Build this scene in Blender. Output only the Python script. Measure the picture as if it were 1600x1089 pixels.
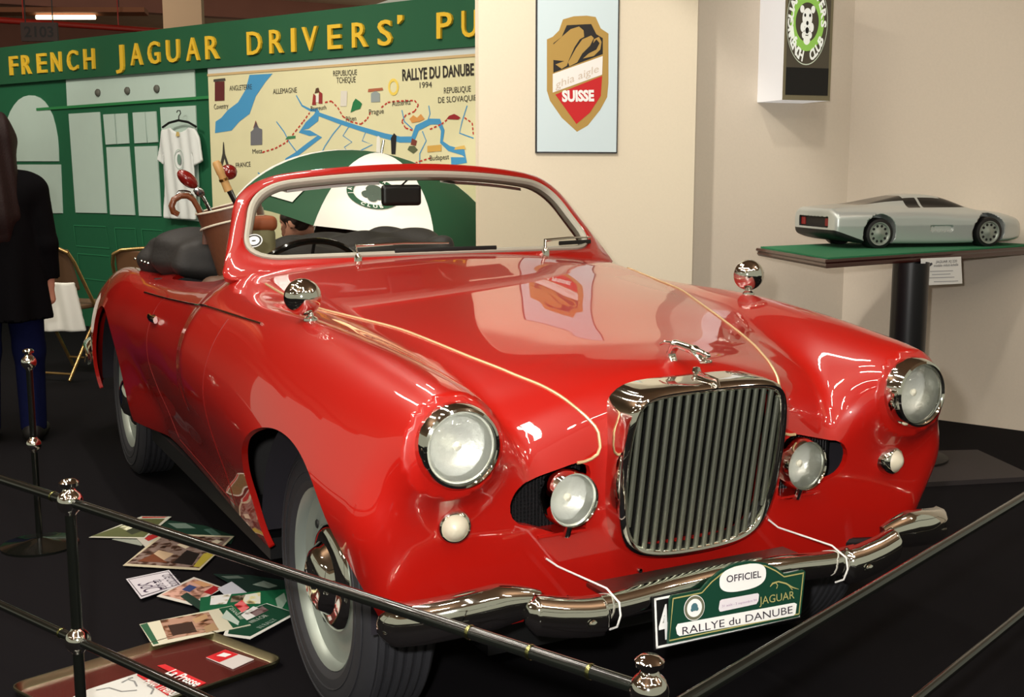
import bpy, bmesh, math, random
import numpy as np
from mathutils import Vector, Matrix
random.seed(4); rng = np.random.default_rng(4)
S = bpy.context.scene; COL = S.collection; PI = math.pi
for o in list(bpy.data.objects): bpy.data.objects.remove(o)

# ------------------------------------------------------------------ camera, world, lights, exposure
FPX, PITCH, ROLL, YAW = 1849.4, .14921, .0005, .48174
CAMP = np.array([-1.5634, -2.6147, 1.2986])
def cam_axes():
    cy, sy, cp, sp = math.cos(YAW), math.sin(YAW), math.cos(PITCH), math.sin(PITCH)
    fw = np.array([sy*cp, cy*cp, -sp]); r = np.array([cy, -sy, 0.]); u = np.cross(r, fw)
    cr, sr = math.cos(ROLL), math.sin(ROLL)
    return fw, cr*r+sr*u, -sr*r+cr*u
FW, RT, UP = cam_axes()
cd = bpy.data.cameras.new('camera'); cam = bpy.data.objects.new('camera', cd); COL.objects.link(cam)
cd.sensor_width = 36; cd.lens = 36*FPX/1600; cd.clip_start = .05; cd.clip_end = 200
cam.matrix_world = Matrix([[RT[i], UP[i], -FW[i], CAMP[i]] for i in range(3)]+[[0, 0, 0, 1]])
S.camera = cam
S.view_settings.view_transform = 'Standard'; S.view_settings.look = 'None'
S.view_settings.gamma = 1; S.view_settings.use_curve_mapping = False
S.view_settings.exposure = 0.0
w = bpy.data.worlds.new('hall'); S.world = w; w.use_nodes = True
w.node_tree.nodes['Background'].inputs[0].default_value = (.62, .60, .45, 1)
w.node_tree.nodes['Background'].inputs[1].default_value = .60
def lamp(name, kind, loc, target, energy, color=(1, 1, 1), size=.1, size_y=None, spot=None, blend=.3):
    l = bpy.data.lights.new(name, kind); l.energy = energy; l.color = color
    if kind == 'AREA':
        l.size = size
        if size_y: l.shape = 'RECTANGLE'; l.size_y = size_y
    else: l.shadow_soft_size = size
    if kind == 'SPOT': l.spot_size = spot; l.spot_blend = blend
    o = bpy.data.objects.new(name, l); COL.objects.link(o); o.location = loc
    d = Vector(target)-Vector(loc); o.rotation_euler = d.to_track_quat('-Z', 'Y').to_euler()
    return o
WARM = (1, .93, .80)
# the camera's own flash, just left of and above the lens
fl = CAMP-RT*.10+UP*.10
lamp('camera_flash', 'SPOT', fl, fl+FW, 270, (1, .97, .92), .03, spot=1.35, blend=.6)
# fluorescent battens and spots of the hall ceiling
for (x, y, z, ln, e) in [(-2.2, .2, 4.3, 2.2, 60), (-.9, -3.0, 4.4, 2.4, 60), (-2.6, 3.2, 4.4, 2.4, 60), (-.6, 2.6, 4.4, 2.4, 60), (-4.2, -1.6, 4.3, 2.4, 50)]:
    lamp('hall_batten', 'AREA', (x, y, z), (x, y, 0), e, WARM, .12, ln)
for (x, y, z, e) in [(-1.5, -3.6, 3.6, 45), (-.2, -3.8, 3.5, 45), (1.4, -3.0, 3.5, 35), (-3.2, -1.0, 3.5, 45), (-2.9, 1.0, 3.5, 30), (2.4, -1.4, 3.4, 20)]:
    lamp('hall_spot', 'SPOT', (x, y, z), (x*.2, .6, .4), e, WARM, .07, spot=1.3, blend=.5)
for (x, y, z, tx, ty, tz_, e) in [(-3.0, 4.6, 3.9, -.2, 7.2, 1.6, 260), (-1.2, 2.6, 3.9, .9, 5.2, 1.6, 130), (-3.6, 14, 3.4, -3, 24, 4.8, 500), (3, 14, 3.2, 2, 22, 5, 500), (-2, 5, 3.0, -2, 15, 5.2, 260)]:
    lamp('fill_flood', 'SPOT', (x, y, z), (tx, ty, tz_), e, WARM, .08, spot=1.7, blend=.6)  # added fill lights, unseen, lifting the back wall and far ceiling
for (x, y, z, a_) in [(-4.4, -3.2, 3.4, .4), (-3.4, .4, 3.6, 0), (-4.6, 2.0, 3.8, .5), (-1.8, -1.6, 4.6, 1.2), (-5.4, -.8, 3.2, .2), (-3.0, -3.4, 4.2, .9), (.4, -4.4, 3.9, 1.4), (2.2, -3.8, 3.6, 1.0), (-1.6, 1.6, 4.8, .3), (3.6, -2.4, 3.7, .7), (-6.2, .8, 3.0, 0), (.2, 3.6, 4.6, 0)]:
    lo_ = lamp('hall_tube', 'AREA', (x, y, z), (x, y, 0), 9, WARM, .05, .75); lo_.rotation_euler.z += a_
lamp('fill_spot', 'SPOT', (1.2, .2, 3.6), (2.9, 2.1, 1.2), 60, WARM, .08, spot=.9, blend=.7)  # extra fill put in to brighten the taupe walls
for (x, y) in [(-4, -3.5), (3.5, -3.5), (-4.5, 3)]:
    u_ = lamp('fill_uplight', 'AREA', (x, y, 3.7), (x, y, 6), 45, WARM, .5, .5)  # added upward fill, brightens the ceiling that the chrome reflects
# halogen aimed at the cream panel behind the car
lamp('panel_spot', 'SPOT', (-.1, .9, 3.3), (1.30, 2.40, 1.35), 200, (1, .94, .84), .05, spot=.80, blend=.35)

# ------------------------------------------------------------------ maths helpers
def A(*v): return np.array(v, float)
def ray(px, py): return FW+RT*(px-800)/FPX-UP*(py-544.5)/FPX
def hit(px, py, P0, n):
    d = ray(px, py); n = np.asarray(n, float)
    return CAMP+d*(((np.asarray(P0)-CAMP)@n)/(d@n))
def at(px, py, dep): return CAMP+ray(px, py)*dep
def nrm(v): v = np.asarray(v, float); return v/np.linalg.norm(v)
class Plane:
    """a real flat surface in the place: origin, u along it, v up, n outwards"""
    def __init__(s, O, u, v):
        s.O = np.asarray(O, float); s.u = nrm(u); v = np.asarray(v, float); s.v = nrm(v-s.u*(v@s.u)); s.n = np.cross(s.u, s.v)
    def P(s, a, b, c=0.): return s.O+s.u*a+s.v*b+s.n*c
    def pix(s, px, py):
        q = hit(px, py, s.O, s.n)-s.O; return q@s.u, q@s.v
def spl(pts):
    """smooth interpolating curve through (t, value) points (Catmull-Rom style, monotone t)"""
    t = np.array([p[0] for p in pts], float); v = np.array([p[1] for p in pts], float)
    m = np.gradient(v, t)
    def f(x):
        x = np.clip(x, t[0], t[-1]); i = np.clip(np.searchsorted(t, x)-1, 0, len(t)-2)
        h = t[i+1]-t[i]; s = (x-t[i])/h
        return v[i]*(1+2*s)*(1-s)**2+h*m[i]*s*(1-s)**2+v[i+1]*s*s*(3-2*s)+h*m[i+1]*s*s*(s-1)
    return f
def smax(a, b, k): h = np.maximum(k-np.abs(a-b), 0)/k; return np.maximum(a, b)+h*h*k/4
def smin(a, b, k): return -smax(-a, -b, k)
def cap(p, a, b, ra, rb=None):
    a = A(*a); b = A(*b); rb = ra if rb is None else rb
    ab = b-a; t = np.clip((p-a)@ab/(ab@ab+1e-12), 0, 1)
    return np.linalg.norm(p-a-t[:, None]*ab, axis=1)-(ra+(rb-ra)*t)
def ell(p, c, r):
    q = p-A(*c); r = A(*r); k1 = np.linalg.norm(q/r, axis=1); k2 = np.linalg.norm(q/r**2, axis=1)
    return k1*(k1-1)/(k2+1e-9)
def rbox(p, c, hs, r):
    q = np.abs(p-A(*c))-A(*hs)+r
    return np.linalg.norm(np.maximum(q, 0), axis=1)+np.minimum(q.max(1), 0)-r

def grad(f, P, e=1e-3):
    g = np.empty_like(P)
    for k in range(3):
        d = np.zeros(3); d[k] = e; g[:, k] = (f(P+d)-f(P-d))/(2*e)
    return g
def surfnet(f, lo, hi, h, newton=3):
    lo = A(*lo); hi = A(*hi); n = np.ceil((hi-lo)/h).astype(int)+1
    ax = [lo[k]+h*np.arange(n[k]) for k in range(3)]
    G = np.empty(n)
    yy, zz = np.meshgrid(ax[1], ax[2], indexing='ij'); yz = np.stack([yy.ravel(), zz.ravel()], 1)
    for i0 in range(0, n[0], 16):
        xs = ax[0][i0:i0+16]
        P = np.concatenate([np.repeat(xs, len(yz))[:, None], np.tile(yz, (len(xs), 1))], 1)
        G[i0:i0+16] = f(P).reshape(len(xs), n[1], n[2])
    I = G < 0; m = n-1
    def cor(T, a, b, c): return T[a:a+m[0], b:b+m[1], c:c+m[2]]
    cnt = sum(cor(I, a, b, c).astype(np.int8) for a in (0, 1) for b in (0, 1) for c in (0, 1))
    act = (cnt > 0) & (cnt < 8); ids = np.argwhere(act)
    idx = -np.ones(m, int); idx[act] = np.arange(len(ids))
    acc = np.zeros((len(ids), 3)); num = np.zeros(len(ids))
    for a in range(3):
        b, c = [k for k in range(3) if k != a]
        for db in (0, 1):
            for dc in (0, 1):
                q = ids.copy(); q[:, b] += db; q[:, c] += dc; r = q.copy(); r[:, a] += 1
                g0 = G[q[:, 0], q[:, 1], q[:, 2]]; g1 = G[r[:, 0], r[:, 1], r[:, 2]]
                k = (g0 < 0) != (g1 < 0)
                t = g0[k]/(g0[k]-g1[k]); p = q[k].astype(float); p[:, a] += t
                acc[k] += p; num[k] += 1
    V = lo+h*acc/num[:, None]
    Q = []
    for a in range(3):
        b, c = [(1, 2), (2, 0), (0, 1)][a]
        sl0 = [slice(None)]*3; sl1 = [slice(None)]*3; sl0[a] = slice(0, n[a]-1); sl1[a] = slice(1, n[a])
        D = I[tuple(sl0)] != I[tuple(sl1)]
        e = np.argwhere(D); e = e[(e[:, b] > 0) & (e[:, b] < n[b]-1) & (e[:, c] > 0) & (e[:, c] < n[c]-1)]
        fl_ = I[e[:, 0], e[:, 1], e[:, 2]]
        def cell(db, dc):
            q = e.copy(); q[:, b] -= db; q[:, c] -= dc; return idx[q[:, 0], q[:, 1], q[:, 2]]
        quad = np.stack([cell(1, 1), cell(0, 1), cell(0, 0), cell(1, 0)], 1)
        quad[~fl_] = quad[~fl_][:, ::-1]
        Q.append(quad)
    Q = np.concatenate(Q)
    for _ in range(newton):
        v = f(V); g = grad(f, V); s = v/np.maximum((g*g).sum(1), .05)
        st = -g*s[:, None]; L = np.linalg.norm(st, axis=1); st *= np.minimum(1, h*.7/np.maximum(L, 1e-9))[:, None]
        V = V+st
    return V, Q
def tri(Q): return np.concatenate([Q[:, [0, 1, 2]], Q[:, [0, 2, 3]]])
def split(V, T, g):
    """cut triangles along g=0; returns V, inside triangles (g<0), outside triangles"""
    g = np.where(np.abs(g) < 1e-6, 1e-6, g); neg = g < 0; k = neg[T].sum(1)
    inn = [T[k == 3]]; out = [T[k == 0]]; V = list(V); cache = {}
    def mid(a, b):
        key = (min(a, b), max(a, b))
        if key not in cache:
            t = g[a]/(g[a]-g[b]); cache[key] = len(V); V.append(V[a]+(V[b]-V[a])*t)
        return cache[key]
    ti, to = [], []
    for t in T[(k == 1) | (k == 2)]:
        one = neg[t].sum() == 1
        j = [i for i in range(3) if neg[t[i]] == one][0]
        a, b, c = t[j], t[(j+1) % 3], t[(j+2) % 3]; ab, ac = mid(a, b), mid(a, c)
        s = [(a, ab, ac)]; d = [(ab, b, c), (ab, c, ac)]
        (ti if one else to).extend(s); (to if one else ti).extend(d)
    if ti: inn.append(np.array(ti))
    if to: out.append(np.array(to))
    return np.array(V), np.concatenate(inn), np.concatenate(out)

# ------------------------------------------------------------------ materials
def lin(c): return tuple(((v/255)/12.92 if v/255 <= .04045 else ((v/255+.055)/1.055)**2.4) for v in c)
MATS = {}
def mat(name, rgb, rough=.5, metal=0., coat=0., emit=0., noise=0., nscale=40., trans=0., alpha=1., spec=None, bump=0., sheen=0.):
    if name in MATS: return MATS[name]
    m = bpy.data.materials.new(name); m.use_nodes = True; nt = m.node_tree; b = nt.nodes['Principled BSDF']
    c = (*lin(rgb), 1); I = b.inputs
    I['Base Color'].default_value = c; I['Roughness'].default_value = rough; I['Metallic'].default_value = metal
    I['Coat Weight'].default_value = coat; I['Coat IOR'].default_value = 1.7 if coat == 1. else 1.5; I['Coat Roughness'].default_value = .02
    I['Transmission Weight'].default_value = trans; I['Alpha'].default_value = alpha
    if spec is not None: I['Specular IOR Level'].default_value = spec
    if sheen: I['Sheen Weight'].default_value = sheen
    if emit: I['Emission Color'].default_value = c; I['Emission Strength'].default_value = emit
    if noise or bump:
        tc = nt.nodes.new('ShaderNodeTexCoord'); nz = nt.nodes.new('ShaderNodeTexNoise'); nz.inputs['Scale'].default_value = nscale; nz.inputs['Detail'].default_value = 4
        nt.links.new(tc.outputs['Object'], nz.inputs['Vector'])
        if noise:
            mx = nt.nodes.new('ShaderNodeMix'); mx.data_type = 'RGBA'
            mx.inputs[6].default_value = tuple(v*(1-noise) for v in c[:3])+(1,); mx.inputs[7].default_value = tuple(min(1, v*(1+noise)) for v in c[:3])+(1,)
            nt.links.new(nz.outputs['Fac'], mx.inputs[0]); nt.links.new(mx.outputs[2], I['Base Color'])
        if bump:
            bp = nt.nodes.new('ShaderNodeBump'); bp.inputs['Strength'].default_value = bump; bp.inputs['Distance'].default_value = .004
            nt.links.new(nz.outputs['Fac'], bp.inputs['Height']); nt.links.new(bp.outputs['Normal'], I['Normal'])
    MATS[name] = m; return m
PAINT = mat('red_paint', (172, 20, 12), .35, 0, 1., spec=.3)
SEAM = mat('red_seam', (120, 12, 10), .5)
CHROME = mat('chrome', (225, 225, 218), .06, 1.)
STEEL = mat('satin_steel', (150, 152, 145), .3, 1., bump=.05, nscale=80)
ALUM = mat('wheel_silver', (150, 158, 150), .36, .45)
RUBBER = mat('tyre_rubber', (44, 44, 48), .62, noise=.15, nscale=60)
BLACK = mat('black_satin', (14, 14, 15), .45)
BLACKG = mat('black_gloss', (10, 11, 10), .12, 0, .6)
LINER = mat('wheel_well_felt', (26, 22, 30), .9, noise=.2, nscale=200)
MESHB = mat('black_mesh', (14, 12, 14), .5)
GASKET = mat('grey_rubber_seal', (176, 172, 158), .5)
WHITE = mat('white_print', (236, 236, 234), .6)
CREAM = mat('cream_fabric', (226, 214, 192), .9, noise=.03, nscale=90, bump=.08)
BEIGE = mat('taupe_fabric', (216, 204, 188), .9, noise=.04, nscale=90, bump=.08)
GREEN = mat('booth_green', (16, 92, 58), .7, noise=.06, nscale=20)
GREEND = mat('booth_green_line', (10, 62, 40), .7)
YELLOW = mat('letter_yellow', (228, 184, 44), .5)
PANELW = mat('pale_backcloth', (190, 210, 200), .85, noise=.04, nscale=6)
CARPET = mat('black_carpet', (17, 15, 18), .95, noise=.3, nscale=300, spec=.1)
def picture_mat(name, rgb, sc=38.):
    if name in MATS: return MATS[name]
    m = mat(name, rgb, .45); nt = m.node_tree; b = nt.nodes['Principled BSDF']; c = A(*lin(rgb))
    tc = nt.nodes.new('ShaderNodeTexCoord'); nz = nt.nodes.new('ShaderNodeTexNoise'); nz.inputs['Scale'].default_value = sc*.8; nz.inputs['Detail'].default_value = 3; nz.inputs['Distortion'].default_value = 1.5
    vo = nt.nodes.new('ShaderNodeTexVoronoi'); vo.inputs['Scale'].default_value = sc; vo.feature = 'SMOOTH_F1'
    ad = nt.nodes.new('ShaderNodeMath'); ad.operation = 'ADD'; cr = nt.nodes.new('ShaderNodeValToRGB'); L = nt.links.new
    L(tc.outputs['Object'], nz.inputs['Vector']); L(tc.outputs['Object'], vo.inputs['Vector']); L(nz.outputs['Fac'], ad.inputs[0]); L(vo.outputs['Distance'], ad.inputs[1]); L(ad.outputs[0], cr.inputs[0])
    E_ = cr.color_ramp.elements; E_[0].position = .45; E_[0].color = (*(c*.25), 1); E_[1].position = 1.15 if False else 1.; E_[1].color = (*np.minimum(c*2.6+.12, .8), 1)
    for p_, k_ in ((.62, .7), (.72, 1.0), (.84, 1.7)): e = E_.new(p_); e.color = (*np.minimum(c*k_, .8), 1)
    L(cr.outputs[0], b.inputs['Base Color']); return m
def glass_mat(name, tint=(1, 1, 1), refl=1.0):
    if name in MATS: return MATS[name]
    m = bpy.data.materials.new(name); m.use_nodes = True; nt = m.node_tree; nt.nodes.clear()
    o = nt.nodes.new('ShaderNodeOutputMaterial'); t = nt.nodes.new('ShaderNodeBsdfTransparent'); t.inputs[0].default_value = (*tint, 1)
    g = nt.nodes.new('ShaderNodeBsdfGlossy'); g.inputs['Roughness'].default_value = .02
    f = nt.nodes.new('ShaderNodeFresnel'); f.inputs[0].default_value = 1.45
    mu = nt.nodes.new('ShaderNodeMath'); mu.operation = 'MULTIPLY'; mu.inputs[1].default_value = refl
    mx = nt.nodes.new('ShaderNodeMixShader'); L = nt.links.new
    L(f.outputs[0], mu.inputs[0]); L(mu.outputs[0], mx.inputs[0]); L(t.outputs[0], mx.inputs[1]); L(g.outputs[0], mx.inputs[2]); L(mx.outputs[0], o.inputs[0])
    MATS[name] = m; return m
GLASS = glass_mat('windscreen_glass', (.93, .95, .92))
LENS = glass_mat('lamp_lens', (.97, .97, .95), 1.3)

# ------------------------------------------------------------------ object helpers
def thing(name, label, cat, loc, group=None):
    o = bpy.data.objects.new(name, None); o.empty_display_size = .05; COL.objects.link(o); o.location = Vector(loc)
    o['label'] = label; o['category'] = cat
    if group: o['group'] = group
    return o
def tag(o, label, cat, group=None):
    o['label'] = label; o['category'] = cat
    if group: o['group'] = group
    return o
def obj(name, V, F, m, parent=None, smooth=True, N=None, sharp=None, label=None, mats=None, mi=None):
    me = bpy.data.meshes.new(name)
    me.from_pydata([tuple(map(float, v)) for v in V], [], [tuple(int(i) for i in f) for f in F])
    me.validate(); me.update()
    for mm in (mats or [m]): me.materials.append(mm)
    if mi is not None: me.polygons.foreach_set('material_index', np.asarray(mi, np.int32))
    if smooth:
        me.polygons.foreach_set('use_smooth', np.ones(len(me.polygons), bool))
        if N is not None: me.normals_split_custom_set_from_vertices([tuple(map(float, n)) for n in N])
        elif sharp is None: me.set_sharp_from_angle(angle=math.radians(40))
        elif sharp: me.set_sharp_from_angle(angle=math.radians(sharp))
    o = bpy.data.objects.new(name, me); COL.objects.link(o)
    if parent is not None:
        o.parent = parent
        if parent.parent is None: o.matrix_parent_inverse = Matrix.Translation(-Vector(parent.location))
    if label: o['label'] = label
    return o
def struct(o): o['kind'] = 'structure'; return o
class MB:
    """collects simple shapes into one mesh"""
    def __init__(s): s.V = []; s.F = []; s.M = []; s.m = 0
    def add(s, V, F):
        b = len(s.V); s.V.extend([tuple(v) for v in V]); s.F.extend([tuple(i+b for i in f) for f in F]); s.M += [s.m]*len(F); return s
    def box(s, c, u, v, n, hs):
        """box with centre c, axes u v n and half sizes hs"""
        c = np.asarray(c, float); X = [np.asarray(a, float)*h for a, h in zip((u, v, n), hs)]
        V = [c+X[0]*i+X[1]*j+X[2]*k for i in (-1, 1) for j in (-1, 1) for k in (-1, 1)]
        return s.add(V, [(0, 1, 3, 2), (4, 6, 7, 5), (0, 4, 5, 1), (2, 3, 7, 6), (0, 2, 6, 4), (1, 5, 7, 3)])
    def abox(s, lo, hi):
        lo = A(*lo); hi = A(*hi); return s.box((lo+hi)/2, (1, 0, 0), (0, 1, 0), (0, 0, 1), (hi-lo)/2)
    def tube(s, pts, r, n=8, caps=True, flat=None):
        pts = [np.asarray(p, float) for p in pts]; k = len(pts); r = r if hasattr(r, '__len__') else [r]*k
        V = []; F = []; prev = None
        for i, p in enumerate(pts):
            t = nrm(pts[min(i+1, k-1)]-pts[max(i-1, 0)])
            if prev is None:
                a = A(0, 0, 1) if abs(t[2]) < .9 else A(1, 0, 0)
                if flat is not None: a = np.asarray(flat, float)
                prev = nrm(np.cross(t, a))
            x = nrm(prev-t*(prev@t)); y = np.cross(t, x); prev = x
            rr = r[i] if hasattr(r[i], '__len__') else (r[i], r[i])
            V += [p+x*math.cos(2*PI*j/n)*rr[0]+y*math.sin(2*PI*j/n)*rr[1] for j in range(n)]
        for i in range(k-1):
            F += [(i*n+j, i*n+(j+1) % n, (i+1)*n+(j+1) % n, (i+1)*n+j) for j in range(n)]
        if caps: F += [tuple(range(n))[::-1], tuple((k-1)*n+j for j in range(n))]
        return s.add(V, F)
    def lathe(s, prof, O, ax, n=32, x=None):
        """prof: (radius, height along ax)"""
        O = np.asarray(O, float); ax = nrm(ax)
        a = nrm(x) if x is not None else nrm(np.cross(ax, A(0, 0, 1) if abs(ax[2]) < .9 else A(1, 0, 0))); b = np.cross(ax, a)
        V = [O+ax*h+(a*math.cos(2*PI*j/n)+b*math.sin(2*PI*j/n))*max(r, 1e-5) for r, h in prof for j in range(n)]
        F = [(i*n+j, i*n+(j+1) % n, (i+1)*n+(j+1) % n, (i+1)*n+j) for i in range(len(prof)-1) for j in range(n)]
        return s.add(V, F)
    def poly(s, P, th=0., n=None):
        """flat polygon, optionally with thickness th against normal n"""
        P = [np.asarray(p, float) for p in P]; k = len(P)
        if not th: return s.add(P, [tuple(range(k))])
        d = np.asarray(n, float)*th; return s.add(P+[p-d for p in P], [tuple(range(k)), tuple(range(2*k-1, k-1, -1))]+[(i, i+k, (i+1) % k+k, (i+1) % k) for i in range(k)])
    def strip(s, P, Q):
        k = len(P); return s.add(list(P)+list(Q), [(i, i+1, k+i+1, k+i) for i in range(k-1)])
    def build(s, name, m, parent=None, smooth=True, label=None, mats=None, sharp=None):
        return obj(name, s.V, s.F, m, parent, smooth, label=label, mats=mats, mi=s.M if mats else None, sharp=sharp)
def sdf_obj(name, f, lo, hi, h, m, parent=None, label=None):
    V, Q = surfnet(f, lo, hi, h); g = grad(f, V); N = g/np.maximum(np.linalg.norm(g, axis=1), 1e-9)[:, None]
    return obj(name, V, Q, m, parent, True, N=N, label=label)
def dup(root, loc, rz=0, label=None):
    r = root.copy(); COL.objects.link(r); r.location = loc; r.rotation_euler = (0, 0, rz)
    if label: r['label'] = label
    for ch in [o for o in COL.objects if o.parent == root]:
        c = ch.copy(); COL.objects.link(c); c.parent = r
        for g in [o for o in COL.objects if o.parent == ch]:
            d = g.copy(); COL.objects.link(d); d.parent = c
    return r
_tc = {}
def text_mesh(t, bold=0., shear=0., ext=0., spacing=1.):
    key = (t, bold, shear, ext, spacing)
    if key not in _tc:
        c = bpy.data.curves.new('lettering', 'FONT'); c.body = t; c.offset = bold; c.shear = shear; c.extrude = ext; c.space_character = spacing; c.resolution_u = 3
        o = bpy.data.objects.new('lettering', c); COL.objects.link(o); dg = bpy.context.evaluated_depsgraph_get(); dg.update()
        me = o.evaluated_get(dg).to_mesh()
        V = np.array([v.co[:] for v in me.vertices]).reshape(-1, 3); F = [tuple(p.vertices) for p in me.polygons]
        o.evaluated_get(dg).to_mesh_clear(); bpy.data.objects.remove(o); bpy.data.curves.remove(c)
        _tc[key] = (V, F)
    return _tc[key]
def put_text(t, pl, a, b, h, m, parent=None, off=.002, bold=0., shear=0., ext=0., spacing=1., name='lettering', mb=None, caps=True):
    """text on Plane pl with its baseline from a to b (plane coordinates), cap height h"""
    V, F = text_mesh(t, bold, shear, 0., spacing)
    if not len(V): return None
    a = A(*a); b = A(*b); L = np.linalg.norm(b-a); e = (b-a)/L; f = A(-e[1], e[0])
    x0, x1 = V[:, 0].min(), V[:, 0].max(); ch = .69
    xx = (V[:, 0]-x0)/(x1-x0)*L; yy = V[:, 1]/ch*h
    P = a+xx[:, None]*e+yy[:, None]*f
    W = np.array([pl.P(p[0], p[1], off+ext) for p in P]); n = len(W)
    if ext:
        W2 = np.array([pl.P(p[0], p[1], off) for p in P]); ec = {}
        for q in F:
            for i in range(len(q)):
                k = (q[i], q[(i+1) % len(q)]); ec[k] = 1
        side = [(i, i+n, j+n, j) for (i, j) in ec if (j, i) not in ec]
        W = np.concatenate([W, W2]); F = list(F)+side
    if mb is not None: mb.add(W, F); return None
    return obj(name, W, F, m, parent, False)
def pix_text(t, pl, p0, p1, ytop, m, parent=None, **k):
    a, b, c = pl.pix(*p0), pl.pix(*p1), pl.pix(p0[0], ytop)
    return put_text(t, pl, a, b, abs(c[1]-a[1]), m, parent, **k)
def pix_poly(mb, pl, pts, off=.001): mb.poly([pl.P(*pl.pix(*p), off) for p in pts])
def pix_line(mb, pl, pts, wpx, off=.001):
    """ribbon on a plane; wpx width(s) in photo pixels"""
    q = [A(*pl.pix(*p)) for p in pts]; k = len(q); ww = wpx if hasattr(wpx, '__len__') else [wpx]*k
    sc = np.linalg.norm(A(*pl.pix(pts[0][0], pts[0][1]+10))-q[0])/10
    Lf, Rt = [], []
    for i in range(k):
        d = q[min(i+1, k-1)]-q[max(i-1, 0)]; d /= np.linalg.norm(d)+1e-9; nn = A(-d[1], d[0])*ww[i]*sc/2
        Lf.append(pl.P(*(q[i]+nn), off)); Rt.append(pl.P(*(q[i]-nn), off))
    mb.strip(Rt, Lf)
def circ(c, r, n=24, ry=None): ry = r if ry is None else ry; return [(c[0]+r*math.cos(2*PI*i/n), c[1]+ry*math.sin(2*PI*i/n)) for i in range(n)]
def pl_poly(mb, pl, pts, off=.001): mb.poly([pl.P(p[0], p[1], off) for p in pts])
def pl_ring(mb, pl, c, r0, r1, off, ry=1., n=32):
    a = [pl.P(*p, off) for p in circ(c, r0, n, r0*ry)]; b = [pl.P(*p, off) for p in circ(c, r1, n, r1*ry)]
    mb.strip(b+b[:1], a+a[:1])

# ------------------------------------------------------------------ the setting
X3, Y3, Z3 = A(1, 0, 0), A(0, 1, 0), A(0, 0, 1)
m = MB(); m.abox((-12, -8, -.05), (9, 34, 0)); struct(m.build('floor', CARPET, smooth=False))
CEIL = mat('hall_ceiling', (176, 140, 114), .8, noise=.15, nscale=3)
m = MB(); m.abox((-14, -8, 5.2), (9, 34, 5.3)); struct(m.build('ceiling', CEIL, smooth=False))
# far end of the hall, seen above the stand: dark boards, a pipe, hanging boards
BOARD = mat('hall_boards', (140, 88, 72), .7, noise=.15, nscale=2)
m = MB(); m.abox((-14, 32.8, 0), (9, 33, 5.2)); struct(m.build('wall_far', BOARD, smooth=False))
BEAM = mat('hall_beam', (150, 92, 62), .7); PIPE = mat('red_pipe', (176, 40, 30), .4)
for i, (z0, y0) in enumerate([(4.95, 16), (4.85, 20), (4.75, 25)]):
    m = MB(); m.abox((-14, y0, z0), (9, y0+.35, 5.2)); o = struct(m.build('trim_%d' % (i+1), BEAM if i == 0 else BOARD, smooth=False))
pa, pb_ = at(-80, 26, 12.5), at(380, 57, 17.); m = MB(); m.tube([pa, pb_], .035, 12)
for k_ in (.2, .5): hq = pa+(pb_-pa)*k_; m.tube([hq, A(hq[0], hq[1], 5.2)], .008, 6)
tag(m.build('overhead_pipe', PIPE), 'long red pipe under the brown hall ceiling above the green fascia', 'pipe')
q = at(112, 27, 15.); m = MB(); m.tube([q-RT*.45, q+RT*.30], .028)
TUBE = mat('tube_glow', (255, 236, 190), .5, emit=3.0)
t = thing('batten_light', 'lit fluorescent batten hanging under the brown hall ceiling', 'ceiling light', q+Z3*.1)
m.build('tube', TUBE, t); m = MB(); m.box(q+Z3*.07, RT, FW, Z3, (.95, .09, .03)); m.build('housing', BEAM, t, False)
for dx in (-.6, .6):
    m = MB(); m.tube([q+RT*dx+Z3*.1, A(*(q+RT*dx)[:2], 5.2)], .008); m.build('hanger', BLACK, t)
# beige hanging block and the stand number board
c0, c1 = at(257, 8, 11.), at(317, 38, 11.)
m = MB(); cc = (c0+c1)/2; wd = np.linalg.norm((c1-c0)*A(1, 1, 0))/2
t = thing('hanging_panel', 'plain beige panel hanging from the hall ceiling just above the green fascia', 'panel', cc)
m.box(cc, RT, np.cross(RT, Z3), Z3, (wd, .05, abs(c1[2]-c0[2])/2+.06)); m.build('board', mat('beige_panel', (188, 156, 124), .7), t, False)
m = MB(); m.tube([cc+Z3*.1, A(cc[0], cc[1], 5.2)], .01); m.build('hanger', BLACK, t)
NP = Plane(at(62, 50, 13.), RT, Z3)
t = thing('stand_number_sign', 'dark hanging sign reading 2103 above the left end of the green fascia', 'sign', NP.O)
m = MB(); m.box(NP.O, NP.u, NP.v, NP.n, (.20, .10, .02)); m.build('board', mat('sign_brown', (58, 40, 36), .6), t, False)
put_text('2103', NP, (-.16, -.055), (.16, -.055), .11, mat('sign_digits', (24, 18, 18), .6), t, off=.024, bold=.02)
for dx in (-.15, .15):
    m = MB(); m.tube([NP.P(dx, .1), A(*NP.P(dx, .1)[:2], 5.2)], .006); m.build('hanger', BLACK, t)

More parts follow.
